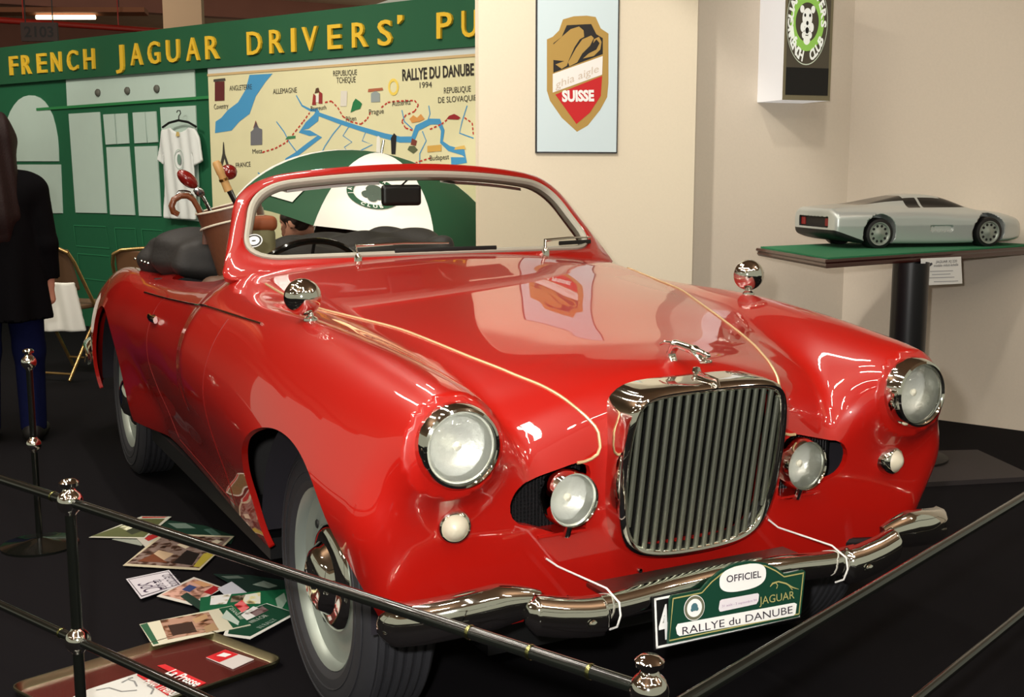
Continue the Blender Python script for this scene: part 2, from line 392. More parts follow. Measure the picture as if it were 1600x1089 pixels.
# left/back of the stand: green painted shopfront
LW = Plane((1.632, 4.008, 0), A(2.255, -4.825, 0), Z3)
ufar = LW.pix(10, 266)[0]-2.5; uend = .62
vt = LW.pix(280, 44)[1]; vb = LW.pix(280, 111)[1]
def slab(pl, u0, u1, v0, v1, th, name, m_, parent=None, off=0.):
    b = MB(); b.box(pl.P((u0+u1)/2, (v0+v1)/2, off-th/2), pl.u, pl.v, pl.n, ((u1-u0)/2, (v1-v0)/2, th/2)); return b.build(name, m_, parent, False)
struct(slab(LW, ufar, uend, 0, vt-.02, .06, 'wall_left', GREEN))
fas = thing('fascia_sign', 'long green fascia board with raised yellow capital letters above the shopfront', 'sign', LW.P(-1.5, vb, .05))
slab(LW, ufar, uend, vb, vt, .05, 'board', mat('fascia_green', (20, 84, 52), .6, noise=.05, nscale=8), fas, .05)
FP = Plane(LW.P(0, 0, .05), LW.u, LW.v)
def letters(s, pts, tops):
    """one raised letter per entry: (x0, x1) pixel span, baseline y, top y"""
    for ch, (x0, x1), (yb, yt) in zip(s, pts, tops):
        if ch == "'":
            mb = MB(); P_ = [FP.P(*FP.pix(*p), .02) for p in [(x0, yt), (x1, yt), (x1, (yb+yt)/2), (x0+2, yb), (x0, yb)]]; mb.poly(P_, .02, FP.n); mb.build('letter', YELLOW, fas, False); continue
        a, b_, c = FP.pix(x0, yb), FP.pix(x1, yb-(x1-x0)*.075), FP.pix(x0, yt)
        put_text(ch, FP, a, b_, c[1]-a[1], YELLOW, fas, off=.001, bold=.010, ext=.018, name='letter')
def run(s, xs, b0, b1, h0, h1):
    n = len(s); X0, X1 = xs[0][0], xs[-1][1]
    f = lambda x: (x-X0)/(X1-X0)
    letters(s, xs, [(b0+(b1-b0)*f(x0), b0+(b1-b0)*f(x0)-(h0+(h1-h0)*f(x0))) for x0, x1 in xs])
run('FRENCH', [(18, 30), (37, 51), (61, 75), (83, 98), (108, 124), (134, 150)], 117.5, 107, 29, 31.5)
run('JAGUAR', [(184, 196), (207, 225), (234, 252), (263, 283), (294, 314), (324, 345)], 104, 91, 33, 36)
run('DRIVERS', [(389, 411), (424, 445), (458, 464), (475, 499), (515, 536), (553, 577), (593, 615)], 86, 70, 35.5, 39)
run("'", [(624, 632)], 38, 38, 14, 14)
run('PU', [(685, 709), (724, 748)], 60.5, 57, 40, 41)
shop = thing('shopfront_backdrop', 'backcloth painted as a green shopfront with pale window and door panes', 'backdrop', LW.P(-3, 0, .01))
def pane(name, *polys):
    for p in polys:
        b = MB(); P_ = [LW.P(*LW.pix(*q_), .012) for q_ in p]; b.poly(P_[::-1] if False else P_, .01, LW.n); b.build(name, PANELW, shop, False)
pane('awning_panel', [(107, 167), (307, 156), (305, 108), (105, 125)])
pane('arched_pane', [(10, 252), (93, 252), (92.5, 232), (91, 214), (87.5, 196), (83.5, 181), (78, 169), (71, 159), (64, 153), (55.5, 149.5), (47, 149), (39, 151), (31, 156), (24, 164), (18, 174), (13, 187), (10, 200)])
pane('window_pane', [(10, 333), (99, 333), (96, 257), (10, 257)], [(120, 332), (168, 333), (157, 175), (109, 178)], [(262, 341), (314, 346), (307, 165), (252, 168)])
pane('door_pane', [(167, 226), (183, 225), (180, 178), (163, 179)], [(185, 225), (203, 224), (200, 177), (182, 178)], [(212, 224), (231, 223), (228, 175), (209, 176)], [(233, 223), (248, 222), (245, 174), (229, 175)],
     [(174, 335), (212, 336), (203, 229), (168, 230)], [(219, 337), (253, 338), (247, 228), (212, 229)])
for x, y in [(156, 145), (202, 142), (248, 139)]:
    b = MB(); a_ = LW.pix(x, y); b.lathe([(.03, 0), (.03, .012), (.02, .022), (0, .024)], LW.P(*a_, .012), LW.n, 14); b.build('rosette', mat('rosette_grey', (92, 92, 84), .6), shop)
b = MB(); pix_line(b, LW, [(60, 171), (330, 152)], 4, .02); b.build('ledge', mat('ledge_green', (40, 128, 70), .6), shop, False)
for p in [[(116, 352), (166, 354), (172, 388), (120, 384)], [(122, 396), (172, 400), (176, 440), (126, 434)], [(180, 356), (212, 357), (218, 412), (186, 410)], [(222, 358), (254, 360), (260, 414), (228, 412)], [(264, 366), (310, 370), (314, 420), (268, 416)]]:
    b = MB(); pix_line(b, LW, p+[p[0]], 2, .006); b.build('moulding', mat('moulding_green', (34, 120, 78), .6), shop, False)
# rally map board
mp = thing('rally_map', 'large cream wall map headed RALLYE DU DANUBE with blue rivers', 'map', LW.P(-.8, .8, .02))
uL, uR = LW.pix(333, 200)[0], uend-.02; vT = LW.pix(530, 102)[1]; vW = LW.pix(530, 90)[1]
slab(LW, uL, uR, .45, vT, .02, 'map_sheet', mat('map_paper', (226, 220, 178), .8, noise=.05, nscale=5), mp, .03)
slab(LW, uL, uR, vT, min(vW+.01, vb-.002), .02, 'header_strip', mat('header_white', (206, 214, 214), .7), mp, .03)
slab(LW, uL, uR, vT-.012, vT+.004, .012, 'header_rail', mat('rail_tan', (206, 176, 128), .7), mp, .036)
BLUE = mat('map_blue', (70, 150, 200), .8); MP = Plane(LW.P(0, 0, .031), LW.u, LW.v); INK = mat('map_ink', (50, 44, 38), .8); RED = mat('map_red', (190, 52, 40), .8)
b = MB(); pix_poly(b, MP, [(336, 208), (362, 204), (374, 190), (390, 178), (400, 150), (415, 128), (426, 115), (390, 117), (384, 140), (372, 160), (356, 172), (346, 184), (337, 190)])
pix_line(b, MP, [(463, 149), (472, 165), (485, 172), (497, 172)], [2, 3, 4, 5])
pix_line(b, MP, [(497, 172), (494, 184), (480, 196), (470, 205), (484, 208), (500, 213), (480, 228), (462, 242), (448, 250), (440, 268)], [6, 14, 12, 10, 9, 10, 8, 8, 7, 5], .0012)
pix_line(b, MP, [(497, 178), (530, 190), (560, 200), (600, 212), (625, 218), (645, 218), (652, 200), (672, 190), (686, 190), (692, 204), (690, 222), (702, 232), (724, 238), (728, 250), (705, 252)], [6, 7, 7, 8, 9, 10, 10, 9, 9, 7, 6, 8, 9, 9, 12], .0014)
for p in [[(535, 192), (520, 210), (508, 228), (502, 240)], [(545, 198), (536, 212), (550, 222), (538, 230), (546, 240)], [(572, 205), (566, 220), (582, 226), (562, 236)], [(432, 190), (444, 206), (452, 222), (464, 238)], [(628, 172), (632, 190), (645, 202)], [(670, 165), (672, 178), (668, 190)], [(660, 205), (666, 220), (656, 240), (656, 256)], [(730, 165), (722, 190), (718, 208), (740, 216)], [(403, 270), (420, 280), (436, 276)]]:
    pix_line(b, MP, p, 2, .0008)
b.build('rivers', BLUE, mp, False)
def dashes(pts, wpx=2.4, dl=7.):
    b = MB()
    pts = [A(*p) for p in pts]; acc = 0
    for p, q_ in zip(pts[:-1], pts[1:]):
        L = np.linalg.norm(q_-p); s_ = 0
        while s_ < L: 
            e_ = min(s_+dl*.6, L); pix_line(b, MP, [tuple(p+(q_-p)*s_/L), tuple(p+(q_-p)*e_/L)], wpx, .002); s_ += dl
    b.build('route_line', RED, mp, False)
dashes([(410, 238), (430, 232), (448, 222), (462, 205), (474, 190), (484, 176)]); dashes([(508, 160), (518, 158), (528, 168), (536, 182), (548, 190), (564, 194), (574, 186), (580, 174)])
dashes([(596, 168), (606, 160), (620, 158), (648, 157), (654, 164), (648, 174), (634, 180), (628, 190), (634, 200), (646, 204)]); dashes([(672, 202), (690, 194), (700, 186)]); dashes([(726, 184), (738, 192), (740, 212)])
dashes([(626, 250), (642, 258), (656, 252), (676, 246)]);
for tx, p0, p1, yt, bo in [('RALLYE DU DANUBE', (629, 126), (741, 117), 109, .03), ('1994', (656, 137.5), (675, 136.5), 128.5, .0), ('REPUBLIQUE', (521, 119), (558, 117), 110.5, 0), ('TCHEQUE', (526, 130), (556, 128.5), 121, 0), ('REPUBLIQUE', (694, 146), (736, 143), 137, 0), ('DE SLOVAQUIE', (685, 161), (745, 157), 152, 0),
        ('ALLEMAGNE', (427, 147), (464, 144.5), 139, 0), ('ANGLETERRE', (359, 142), (394, 139.5), 134, 0), ('FRANCE', (369, 262), (392, 260), 254.5, 0), ('Coventry', (335, 171), (357, 169), 163, 0), ('Metz', (395, 240), (410, 239), 233, 0), ('Bayreuth', (486, 173), (510, 171), 166, 0),
        ('Pilsen', (541, 190), (557, 188.5), 182, 0), ('Prague', (577, 179), (600, 177), 171, 0), ('Austerlitz', (613, 166), (642, 163), 157.5, 0), ('Budapest', (672, 251), (702, 248.5), 243, 0), ('Vienne', (603, 253), (625, 252), 246, 0)]:
    pix_text(tx, MP, p0, p1, yt, INK, mp, bold=bo, off=.0022)
def picto(name, rgb, *polys):
    b = MB()
    for i, p in enumerate(polys): pix_poly(b, MP, p, .0026+.0002*i)
    b.build(name, mat('picto_'+'_'.join(map(str, rgb)), rgb, .8), mp, False)
picto('tower_picture', (96, 34, 34), [(336, 158), (351, 157), (351, 127), (336, 128)]); picto('tower_cap_picture', (70, 66, 60), [(334, 128), (353, 126), (352, 122), (334, 124)])
picto('cathedral_picture', (112, 112, 118), [(392, 227), (410, 226), (410, 202), (405, 200), (400, 190), (396, 203), (392, 206)]); picto('cathedral_roof_picture', (150, 70, 50), [(396, 200), (404, 199), (400, 188)])
picto('eiffel_tower_picture', (64, 60, 52), [(344, 259), (348, 240), (349, 222), (350, 222), (352, 240), (358, 258), (354, 258), (351, 247), (348, 259)])
picto('figures_picture', (150, 46, 46), [(498, 162), (504, 162), (504, 146), (499, 142)], [(488, 164), (494, 164), (494, 150), (490, 146)]); picto('figures_shirt_picture', (236, 232, 220), [(493, 160), (499, 160), (498, 148), (494, 146)]); picto('figures_hair_picture', (90, 60, 40), [(492, 146), (500, 144), (498, 137), (494, 138)])
picto('jug_picture', (222, 216, 204), [(532, 166), (542, 166), (543, 142), (533, 142)]); picto('green_crest_picture', (34, 120, 70), [(548, 176), (552, 160), (556, 154), (562, 158), (566, 162), (563, 170), (556, 172)])
picto('clock_picture', (150, 160, 160), [(580, 160), (594, 159), (594, 146), (587, 142), (580, 146)]); picto('clock_roof_picture', (176, 100, 70), [(575, 144), (599, 141), (598, 137), (576, 139)])
b = MB(); c_ = MP.pix(615, 136); sc_ = abs(MP.pix(615, 126)[1]-c_[1]); pl_ring(b, MP, c_, sc_*.75, sc_*1.15, .0026, 1.15); b.build('sun_picture', mat('sun_yellow', (240, 210, 96), .8), mp, False)
picto('crown_picture', (214, 150, 80), [(640, 186), (646, 180), (652, 184), (658, 178), (664, 186), (656, 190), (644, 192)]); picto('red_car_picture', (150, 34, 40), [(698, 186), (702, 181), (710, 178), (716, 181), (720, 184), (716, 187)])
picto('bottle_picture', (238, 236, 226), [(588, 243), (595, 243), (594, 214), (591, 212), (589, 216)]); picto('dancer_picture', (30, 28, 30), [(612, 241), (618, 241), (620, 212), (616, 208), (611, 216)])
picto('hat_picture', (122, 60, 48), [(642, 226), (650, 228), (652, 220), (644, 216)]); picto('vintage_car_picture', (92, 100, 70), [(637, 234), (646, 240), (653, 234), (648, 228), (640, 228)])
picto('bridge_picture', (214, 168, 84), [(668, 238), (690, 236), (690, 226), (668, 228)]); picto('parliament_picture', (222, 184, 100), [(710, 234), (728, 233), (726, 227), (712, 230)]); picto('green_town_picture', (60, 130, 84), [(446, 218), (462, 216), (462, 212), (450, 213)])

# cream panel with the shield poster, taupe walls beyond it
F1 = Plane((.912, 2.456, 0), A(1.12, -.209, 0), Z3); F1L = math.hypot(1.12, .209)-.026
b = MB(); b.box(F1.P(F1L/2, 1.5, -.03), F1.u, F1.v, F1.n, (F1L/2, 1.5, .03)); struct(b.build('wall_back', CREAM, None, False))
F2 = Plane((2.127-.15, 2.44, 0), A(3.045-2.127, 2.279-2.417, 0), Z3); F2L = 1.10
b = MB(); b.box(F2.P(F2L/2-.3, 1.5, -.05), F2.u, F2.v, F2.n, (F2L/2+.3, 1.5, .05)); struct(b.build('wall_middle', BEIGE, None, False))
F3 = Plane((3.045, 2.279, 0), A(.358, -.837, 0), Z3)
b = MB(); b.box(F3.P(1.5, 1.5, -.05), F3.u, F3.v, F3.n, (1.5, 1.5, .05)); struct(b.build('wall_right', BEIGE, None, False))

# shield poster
PO = Plane(F1.P(0, 0, .001), F1.u, F1.v)
po = thing('shield_poster', 'pale blue poster of a gold, black and red shield reading SUISSE', 'poster', PO.P(*PO.pix(900, 240)))
a0 = PO.pix(836, 239); a1 = PO.pix(963, 241); vtop = PO.pix(900, -28)[1]
slab(PO, a0[0], a1[0], a0[1], vtop, .012, 'border', mat('poster_edge', (34, 34, 40), .5), po, .012)
slab(PO, a0[0]+.006, a1[0]-.006, a0[1]+.006, vtop-.006, .004, 'sheet', mat('poster_blue', (206, 222, 228), .55), po, .0135)
GOLD = mat('poster_gold', (176, 142, 74), .5); PB = mat('poster_black', (30, 28, 28), .6); PRED = mat('poster_red', (196, 28, 34), .5)
b = MB(); pix_poly(b, PO, [(900, 206), (917, 196), (936, 172), (947, 152), (949, 130), (949, 53), (937, 45), (929, 27), (915, 25), (895, 26), (878, 31), (872, 48), (862, 58), (853, 62), (853, 142), (858, 158), (876, 184)][::-1], .0142); b.build('shield', GOLD, po, False)
b = MB(); pix_poly(b, PO, [(863, 114), (940, 85), (940, 60), (930, 54), (922, 38), (884, 40), (876, 58), (863, 68)][::-1], .0152); b.build('shield_field', PB, po, False)
b = MB(); pix_poly(b, PO, [(862, 145), (939, 117), (940, 88), (862, 116)], .0154); b.build('shield_band', mat('band_white', (236, 232, 228), .6), po, False)
b = MB(); pix_poly(b, PO, [(866, 148), (899, 194), (920, 176), (937, 150), (939, 119)], .0154); b.build('shield_base', PRED, po, False)
b = MB()
for k, p in enumerate([[(863, 70), (876, 58), (890, 46), (903, 42), (910, 48), (911, 58), (904, 62), (896, 74), (888, 92), (884, 103), (876, 108), (866, 101), (880, 96), (862, 94)], [(886, 98), (898, 76), (908, 62), (922, 56), (926, 60), (920, 72), (908, 84), (900, 98), (888, 104)], [(909, 92), (918, 84), (930, 78), (935, 68), (930, 62), (925, 68), (926, 62), (934, 58), (938, 66), (936, 78), (926, 88)]]):
    pix_poly(b, PO, p[::-1], .0158+.0003*k)
b.build('eagle', GOLD, po, False)
pix_text('SUISSE', PO, (876.5, 158.5), (926.5, 157.5), 142.5, WHITE, po, bold=.05, off=.0165)
pix_text('ghia aigle', PO, (866, 139), (935, 112), 128, mat('faint_gold', (208, 192, 176), .6), po, shear=.3, off=.0162)

# light box sign on the taupe wall
LB = Plane(F2.P(0, 0, .24), F2.u, F2.v)
q0 = LB.pix(1222, 156); q1 = LB.pix(1296, 154); vtop = q0[1]+.62
lb = thing('light_box_sign', 'white-sided light box with a black face and green ringed animal emblem', 'sign', LB.P((q0[0]+q1[0])/2, q0[1], -.12))
b = MB(); b.box(LB.P((q0[0]+q1[0])/2, (q0[1]+vtop)/2, -.12), LB.u, LB.v, LB.n, ((q1[0]-q0[0])/2, (vtop-q0[1])/2, .12)); b.build('case', mat('case_white', (230, 230, 232), .5, emit=.35), lb, False)
slab(LB, q0[0], q1[0], q0[1], vtop, .004, 'face_frame', mat('frame_olive', (126, 118, 92), .5), lb, .004)
g0 = LB.pix(1226, 148); g1 = LB.pix(1292, 150)
slab(LB, g0[0], g1[0], g0[1], vtop-.02, .002, 'face', mat('face_dark', (84, 78, 66), .4), lb, .006)
slab(LB, g0[0], g1[0], g0[1], LB.pix(1258, 106)[1], .001, 'black_band', BLACK, lb, .0068)
c_ = LB.pix(1260, 35); rx = abs(LB.pix(1292, 36)[0]-c_[0]); ry = abs(LB.pix(1260, 102)[1]-c_[1])/rx
b = MB(); pl_ring(b, LB, c_, rx*.975, rx, .0078, ry, 48); b.build('ring_line', mat('ring_pale', (200, 210, 190), .5, emit=.2), lb, False)
b = MB(); pl_ring(b, LB, c_, rx*.56, rx*.82, .0078, ry*.82, 48); b.build('green_ring', mat('ring_green', (140, 190, 84), .5, emit=.35), lb, False)
GL = mat('lit_white', (236, 238, 230), .5, emit=.35)
def ring_text(s, pl, c, r, ry, th0, th1, h, m_, parent, off, mb_name='lettering', bold=.04):
    mb = MB(); n = len(s)
    for i, ch in enumerate(s):
        if ch == ' ': continue
        th = th0+(th1-th0)*(i+.5)/n; V, F = text_mesh(ch, bold); sg = 1 if th1 < th0 else -1
        xm = (V[:, 0].min()+V[:, 0].max())/2; k = h/.69
        P_ = []
        for v in V:
            lx, ly = (v[0]-xm)*k, v[1]*k-h/2
            ex, ey = A(math.sin(th), -math.cos(th)*ry)*sg, A(math.cos(th), math.sin(th)*ry)*sg
            p = A(c[0]+r*math.cos(th), c[1]+r*ry*math.sin(th))+ex*lx+ey*ly
            P_.append(pl.P(p[0], p[1], off))
        mb.add(P_, F)
    return mb.build(mb_name, m_, parent, False)
R_ = math.radians
ring_text('JAGUAR DRIVERS', LB, c_, rx*.80, ry, R_(225), R_(-10), rx*.24, GL, lb, .008)
ring_text('FRENCH', LB, c_, rx*.80, ry, R_(190), R_(258), rx*.24, GL, lb, .008); ring_text('CLUB', LB, c_, rx*.80, ry, R_(285), R_(335), rx*.24, GL, lb, .008)
b = MB()
for (dx, dy, r, yy) in [(0, .10, .24, 1.3), (-.24, .30, .1, 1.2), (.24, .30, .1, 1.2), (0, -.18, .13, 1.2), (-.2, -.12, .1, 1.5), (.2, -.12, .1, 1.5), (0, -.42, .16, .9), (-.14, -.3, .09, 1.2), (.14, -.3, .09, 1.2)]:
    pl_poly(b, LB, circ((c_[0]+dx*rx*1.1, c_[1]+dy*rx*ry), r*rx, 16, r*rx*yy*1.3), .0079+.0001*len(b.F))
b.build('animal_head', GL, lb, False)
b = MB()
for dx, dy, r in [(-.12, .16, .05), (.12, .16, .05), (0, -.02, .06), (0, -.19, .09)]: pl_poly(b, LB, circ((c_[0]+dx*rx, c_[1]+dy*rx*ry), r*rx, 12, r*rx*1.5), .0094)
b.build('animal_features', BLACK, lb, False)

# ------------------------------------------------------------------ the red convertible (front axle at y=0, nose towards -y)
car = thing('convertible_car', 'shiny red open vintage convertible with chrome grille and round headlamps', 'car', (0, 1.3, 0))
zc = spl([(-.75, .74), (-.62, .79), (-.52, .836), (-.45, .862), (-.3, .890), (-.14, .910), (.2, .958), (.5, 1.0), (.8, 1.036), (.95, 1.04), (1.2, 1.0), (2.0, .94), (2.4, .93), (2.8, .90), (3.2, .83), (3.7, .66)])
cc_ = spl([(-.75, 1.7), (-.52, 1.35), (-.489, 1.0), (-.446, .72), (-.398, .53), (-.298, .34), (-.194, .235), (-.053, .16), (.087, .13), (.22, .135), (.5, .15), (.8, .13), (1.2, .12), (2.2, .14), (3.2, .3), (3.7, .5)])
zf = spl([(-.75, .76), (-.6, .81), (-.49, .85), (-.34, .885), (-.09, .918), (.2, .938), (.5, .938), (.9, .93), (1.3, .905), (1.7, .88), (2.1, .875), (2.45, .885), (2.8, .86), (3.2, .76), (3.7, .56)])
xf = spl([(-.75, .61), (-.5, .62), (-.2, .645), (.2, .675), (.6, .69), (1.2, .69), (2.2, .70), (2.8, .66), (3.7, .45)])
wmax = spl([(-.75, .79), (-.5, .815), (-.3, .83), (0, .838), (.3, .835), (.7, .825), (1.2, .805), (1.7, .79), (2.2, .795), (2.7, .785), (3.1, .72), (3.4, .62), (3.7, .45)])
woff = spl([(.1, .17), (.25, .125), (.35, .085), (.45, .055), (.55, .022), (.65, .0), (.75, .003), (.85, .025), (.93, .06), (1.0, .11), (1.2, .2)])
def body_f(P):
    x = P[:, 0]; ax = np.abs(x); y = P[:, 1]; z = P[:, 2]
    zh = zc(y)-cc_(y)*ax**2-1.1*np.maximum(ax-.60, 0)**1.5
    dx = ax-xf(y)
    zfe = zf(y)-(np.sqrt(dx**2+.1**2)-.1)*np.where(dx > 0, 1.5, .75)-1.2*dx**2
    H = smax(zh, zfe, .05)
    side = ax-(wmax(y)-woff(z))
    front = (-.492-.07*ax**2-.13*(z-.65)*1.0)-y
    # the lower front tucks in a little
    f = smax((z-H)*.9, side, .11)
    f = smax(f, front, .10)
    f = smax(f, y-3.55-.25*(z-.5)-(-.3)*ax**2, .2)
    # headlamp pods blending into the wings
    pod = np.maximum(cap(np.stack([ax, y, z], 1), (.64, .9, .74), (.612, -.53, .766), .15, .094), -.535-y)
    f = smin(f, pod, .10)
    # raised grille surround on the nose
    # rear wings
    f = smin(f, ell(np.stack([ax, y, z], 1), (.645, 2.62, .50), (.160, .86, .375)), .05)
    return f
def g_arch(P):
    ax = np.abs(P[:, 0]); g = 9*np.ones(len(P))
    for y0, a_, b_ in ((-.05, .408, .372), (2.59, .40, .385)):
        dy = np.abs(P[:, 1]-y0)/a_; dz = np.maximum(P[:, 2]-.345, 0)/b_
        g = np.minimum(g, (np.sqrt(dy**2+dz**2)-1)*.4)
    return np.maximum(g, .60-ax)
def g_cockpit(P):
    ax = np.abs(P[:, 0]); y = P[:, 1]
    g = smax(smax(.99+.30*ax**2-y, y-2.16, .1), ax-.625, .22)
    return np.maximum(g, .74-P[:, 2])
def rr2(x, z, cx, cz, hx, hz, r):
    qx = np.abs(x-cx)-hx+r; qz = np.abs(z-cz)-hz+r
    return np.hypot(np.maximum(qx, 0), np.maximum(qz, 0))+np.minimum(np.maximum(qx, qz), 0)-r
def g_grille(P): return np.maximum(rr2(P[:, 0], P[:, 2], 0, .645, .205, .185, .08), np.maximum(P[:, 1]+.25, P[:, 2]-.85))
def g_fog(P):
    ax = np.abs(P[:, 0]); q = np.stack([ax, P[:, 2]], 1); a = A(.415, .607); b_ = A(.31, .600); ab = b_-a
    t = np.clip((q-a)@ab/(ab@ab), 0, 1); d = np.maximum(np.linalg.norm(q-a-t[:, None]*ab, axis=1)-(.048+.034*t), .266-ax)
    return np.maximum(d, P[:, 1]+.2)
def zlow(P):
    ax = np.abs(P[:, 0]); y = P[:, 1]
    fr = .335+0*ax
    t = np.clip((y+.1)/.3, 0, 1); return fr*(1-t)+(.31+.0*y)*t
def g_low(P): return P[:, 2]-zlow(P)
xs_ = spl([(-.8, .235), (-.523, .247), (-.489, .266), (-.446, .289), (-.398, .31), (-.298, .352), (-.194, .389), (-.053, .431), (.087, .472), (.22, .523), (.368, .576), (.55, .605), (.8, .625)])
def g_bonnet(P): return np.maximum(np.maximum(np.abs(P[:, 0])-xs_(P[:, 1]), P[:, 1]-.72-.22*P[:, 0]**2), .69-P[:, 2])
def g_door(P):
    z = P[:, 2]; yr = 1.64-.35*np.maximum(.62-z, 0)-.6*np.maximum(z-.86, 0); yf_ = .62+.25*np.maximum(.55-z, 0)**1.5*2
    return np.maximum(np.maximum(yf_-P[:, 1], P[:, 1]-yr), np.maximum(.335-z, .6-np.abs(P[:, 0])))
BV, BQ = surfnet(body_f, (-.96, -.72, .20), (.96, 3.85, 1.12), .0155)
BT = tri(BQ)
edges_lip = []
def g_head(P): return np.maximum(np.hypot(np.abs(P[:, 0])-.612, P[:, 2]-.766)-.074, P[:, 1]+.3)
for gf in (g_low, g_arch, g_cockpit, g_grille, g_fog, g_head):
    BV, _in, BT = split(BV, BT, gf(BV))
def finish(name, T, parent, lip=True):
    """one painted panel: keeps true surface normals and turns its open edges inwards"""
    u, inv = np.unique(T, return_inverse=True); V = BV[u]; F = inv.reshape(-1, 3)
    g = grad(body_f, V); N = g/np.maximum(np.linalg.norm(g, axis=1), 1e-9)[:, None]
    E = np.sort(np.concatenate([F[:, [0, 1]], F[:, [1, 2]], F[:, [2, 0]]]), 1)
    D = np.concatenate([F[:, [0, 1]], F[:, [1, 2]], F[:, [2, 0]]])
    _, i_, c = np.unique(E, axis=0, return_index=True, return_counts=True)
    be = D[i_[c == 1]]
    o = None
    if lip and len(be):
        n0 = len(V); ub = np.unique(be); mp_ = {int(v): k for k, v in enumerate(ub)}
        outer = V[ub]; inner = V[ub]-N[ub]*.016
        F2 = [(mp_[int(b)]+n0, mp_[int(a)]+n0, mp_[int(a)]+n0+len(ub), mp_[int(b)]+n0+len(ub)) for a, b in be]
        Va = np.concatenate([V, outer, inner]); acc = np.zeros((len(Va), 3))
        for q in F2:
            nn = np.cross(Va[q[1]]-Va[q[0]], Va[q[3]]-Va[q[0]])
            for k in q: acc[k] += nn
        Na = np.concatenate([N, np.zeros((2*len(ub), 3))]); L = np.linalg.norm(acc[n0:], axis=1)[:, None]
        Na[n0:] = acc[n0:]/np.maximum(L, 1e-12)
        return obj(name, Va, [tuple(f) for f in F]+F2, PAINT, parent, True, N=Na)
    return obj(name, V, F, PAINT, parent, True, N=N)
BV, Tb, BT = split(BV, BT, g_bonnet(BV))
BV, Td, BT = split(BV, BT, g_door(BV))
finish('body', BT, car)
bonnet = finish('bonnet', Tb, car, False)
sd = BV[Td].mean(1)[:, 0]
doors = [finish('door', Td[sd < 0], car), finish('door', Td[sd > 0], car)]
def on_body(P, out=0.):
    P = np.array(P, float)
    for _ in range(6):
        g = grad(body_f, P); v = body_f(P); P = P-g*(v/np.maximum((g*g).sum(1), .05))[:, None]
    g = grad(body_f, P); return P+out*g/np.linalg.norm(g, axis=1)[:, None]
def seam(name, pts, r, m_, parent, out=0., n=60):
    """thin line lying on the body through guide points"""
    pts = np.array(pts, float); t = np.linspace(0, len(pts)-1, n); k = np.arange(len(pts))
    P = np.stack([np.interp(t, k, pts[:, j]) for j in range(3)], 1)
    for _ in range(3): P[1:-1] = (P[:-2]+2*P[1:-1]+P[2:])/4
    b = MB(); b.tube(on_body(P, out), r, 6); return b.build(name, m_, parent)
for sx in (-1, 1):
    ys = np.r_[np.linspace(-.515, -.40, 14), np.linspace(-.37, .72, 30)]; xx = xs_(ys)
    P = [(sx*.300, -.50, .682), (sx*.275, -.51, .684), (sx*.252, -.515, .694), (sx*.246, -.52, .712)]+[(sx*x_, y_, float(zc(np.array([y_]))[0]-cc_(np.array([y_]))[0]*x_**2)) for x_, y_ in zip(xx, ys)]
    P = np.array(P)
    # straighten spacing along the guide
    d = np.r_[0, np.cumsum(np.linalg.norm(np.diff(P, axis=0), axis=1))]; tt = np.linspace(0, d[-1], 80)
    P = np.stack([np.interp(tt, d, P[:, k]) for k in range(3)], 1)
    b = MB(); b.tube(on_body(P, .0005), .0036, 8); b.build('bonnet_bead', mat('bead_glint', (226, 196, 150), .35, .6), car)  # cream tone stands in for the bright glint along the bonnet edge
    b = MB(); Q = [(sx*x_, .72+.22*x_**2, 1.02) for x_ in np.linspace(0, .60, 20)]; b.tube(on_body(Q, -.001), .002, 6); b.build('bonnet_gap', SEAM, car)
    zz = np.linspace(.335, .93, 30)
    yr = 1.64-.35*np.maximum(.62-zz, 0)-.6*np.maximum(zz-.86, 0); yf_ = .62+.25*np.maximum(.55-zz, 0)**1.5*2
    dd = doors[0 if sx < 0 else 1]
    for yy_ in (yr, yf_):
        b = MB(); b.tube(on_body([(sx*.80, y_, z_) for y_, z_ in zip(yy_, zz)], -.0012), .0026, 6); b.build('door_gap', SEAM, dd)
    b = MB(); b.tube(on_body([(sx*.78, y_, .335) for y_ in np.linspace(yf_[0], yr[0], 20)], -.001), .0022, 6); b.build('door_gap', SEAM, dd)
    # chrome waist strip
    b = MB(); b.tube(on_body([(sx*.76, y_, z_) for y_, z_ in zip(np.linspace(.35, 1.95, 40), np.linspace(.93, .865, 40))], .001), .0045, 6); b.build('waist_strip', CHROME, car)
    # handle
    p = on_body([(sx*.80, 1.56, .80)], .012)[0]; b = MB(); b.tube([p+A(0, -.055, 0), p+A(sx*.006, 0, 0), p+A(0, .055, 0)], [(.008, .012)]*3, 10); b.tube([p+A(0, .04, 0), p+A(-sx*.03, .04, 0)], .008); b.build('door_handle', CHROME, dd)

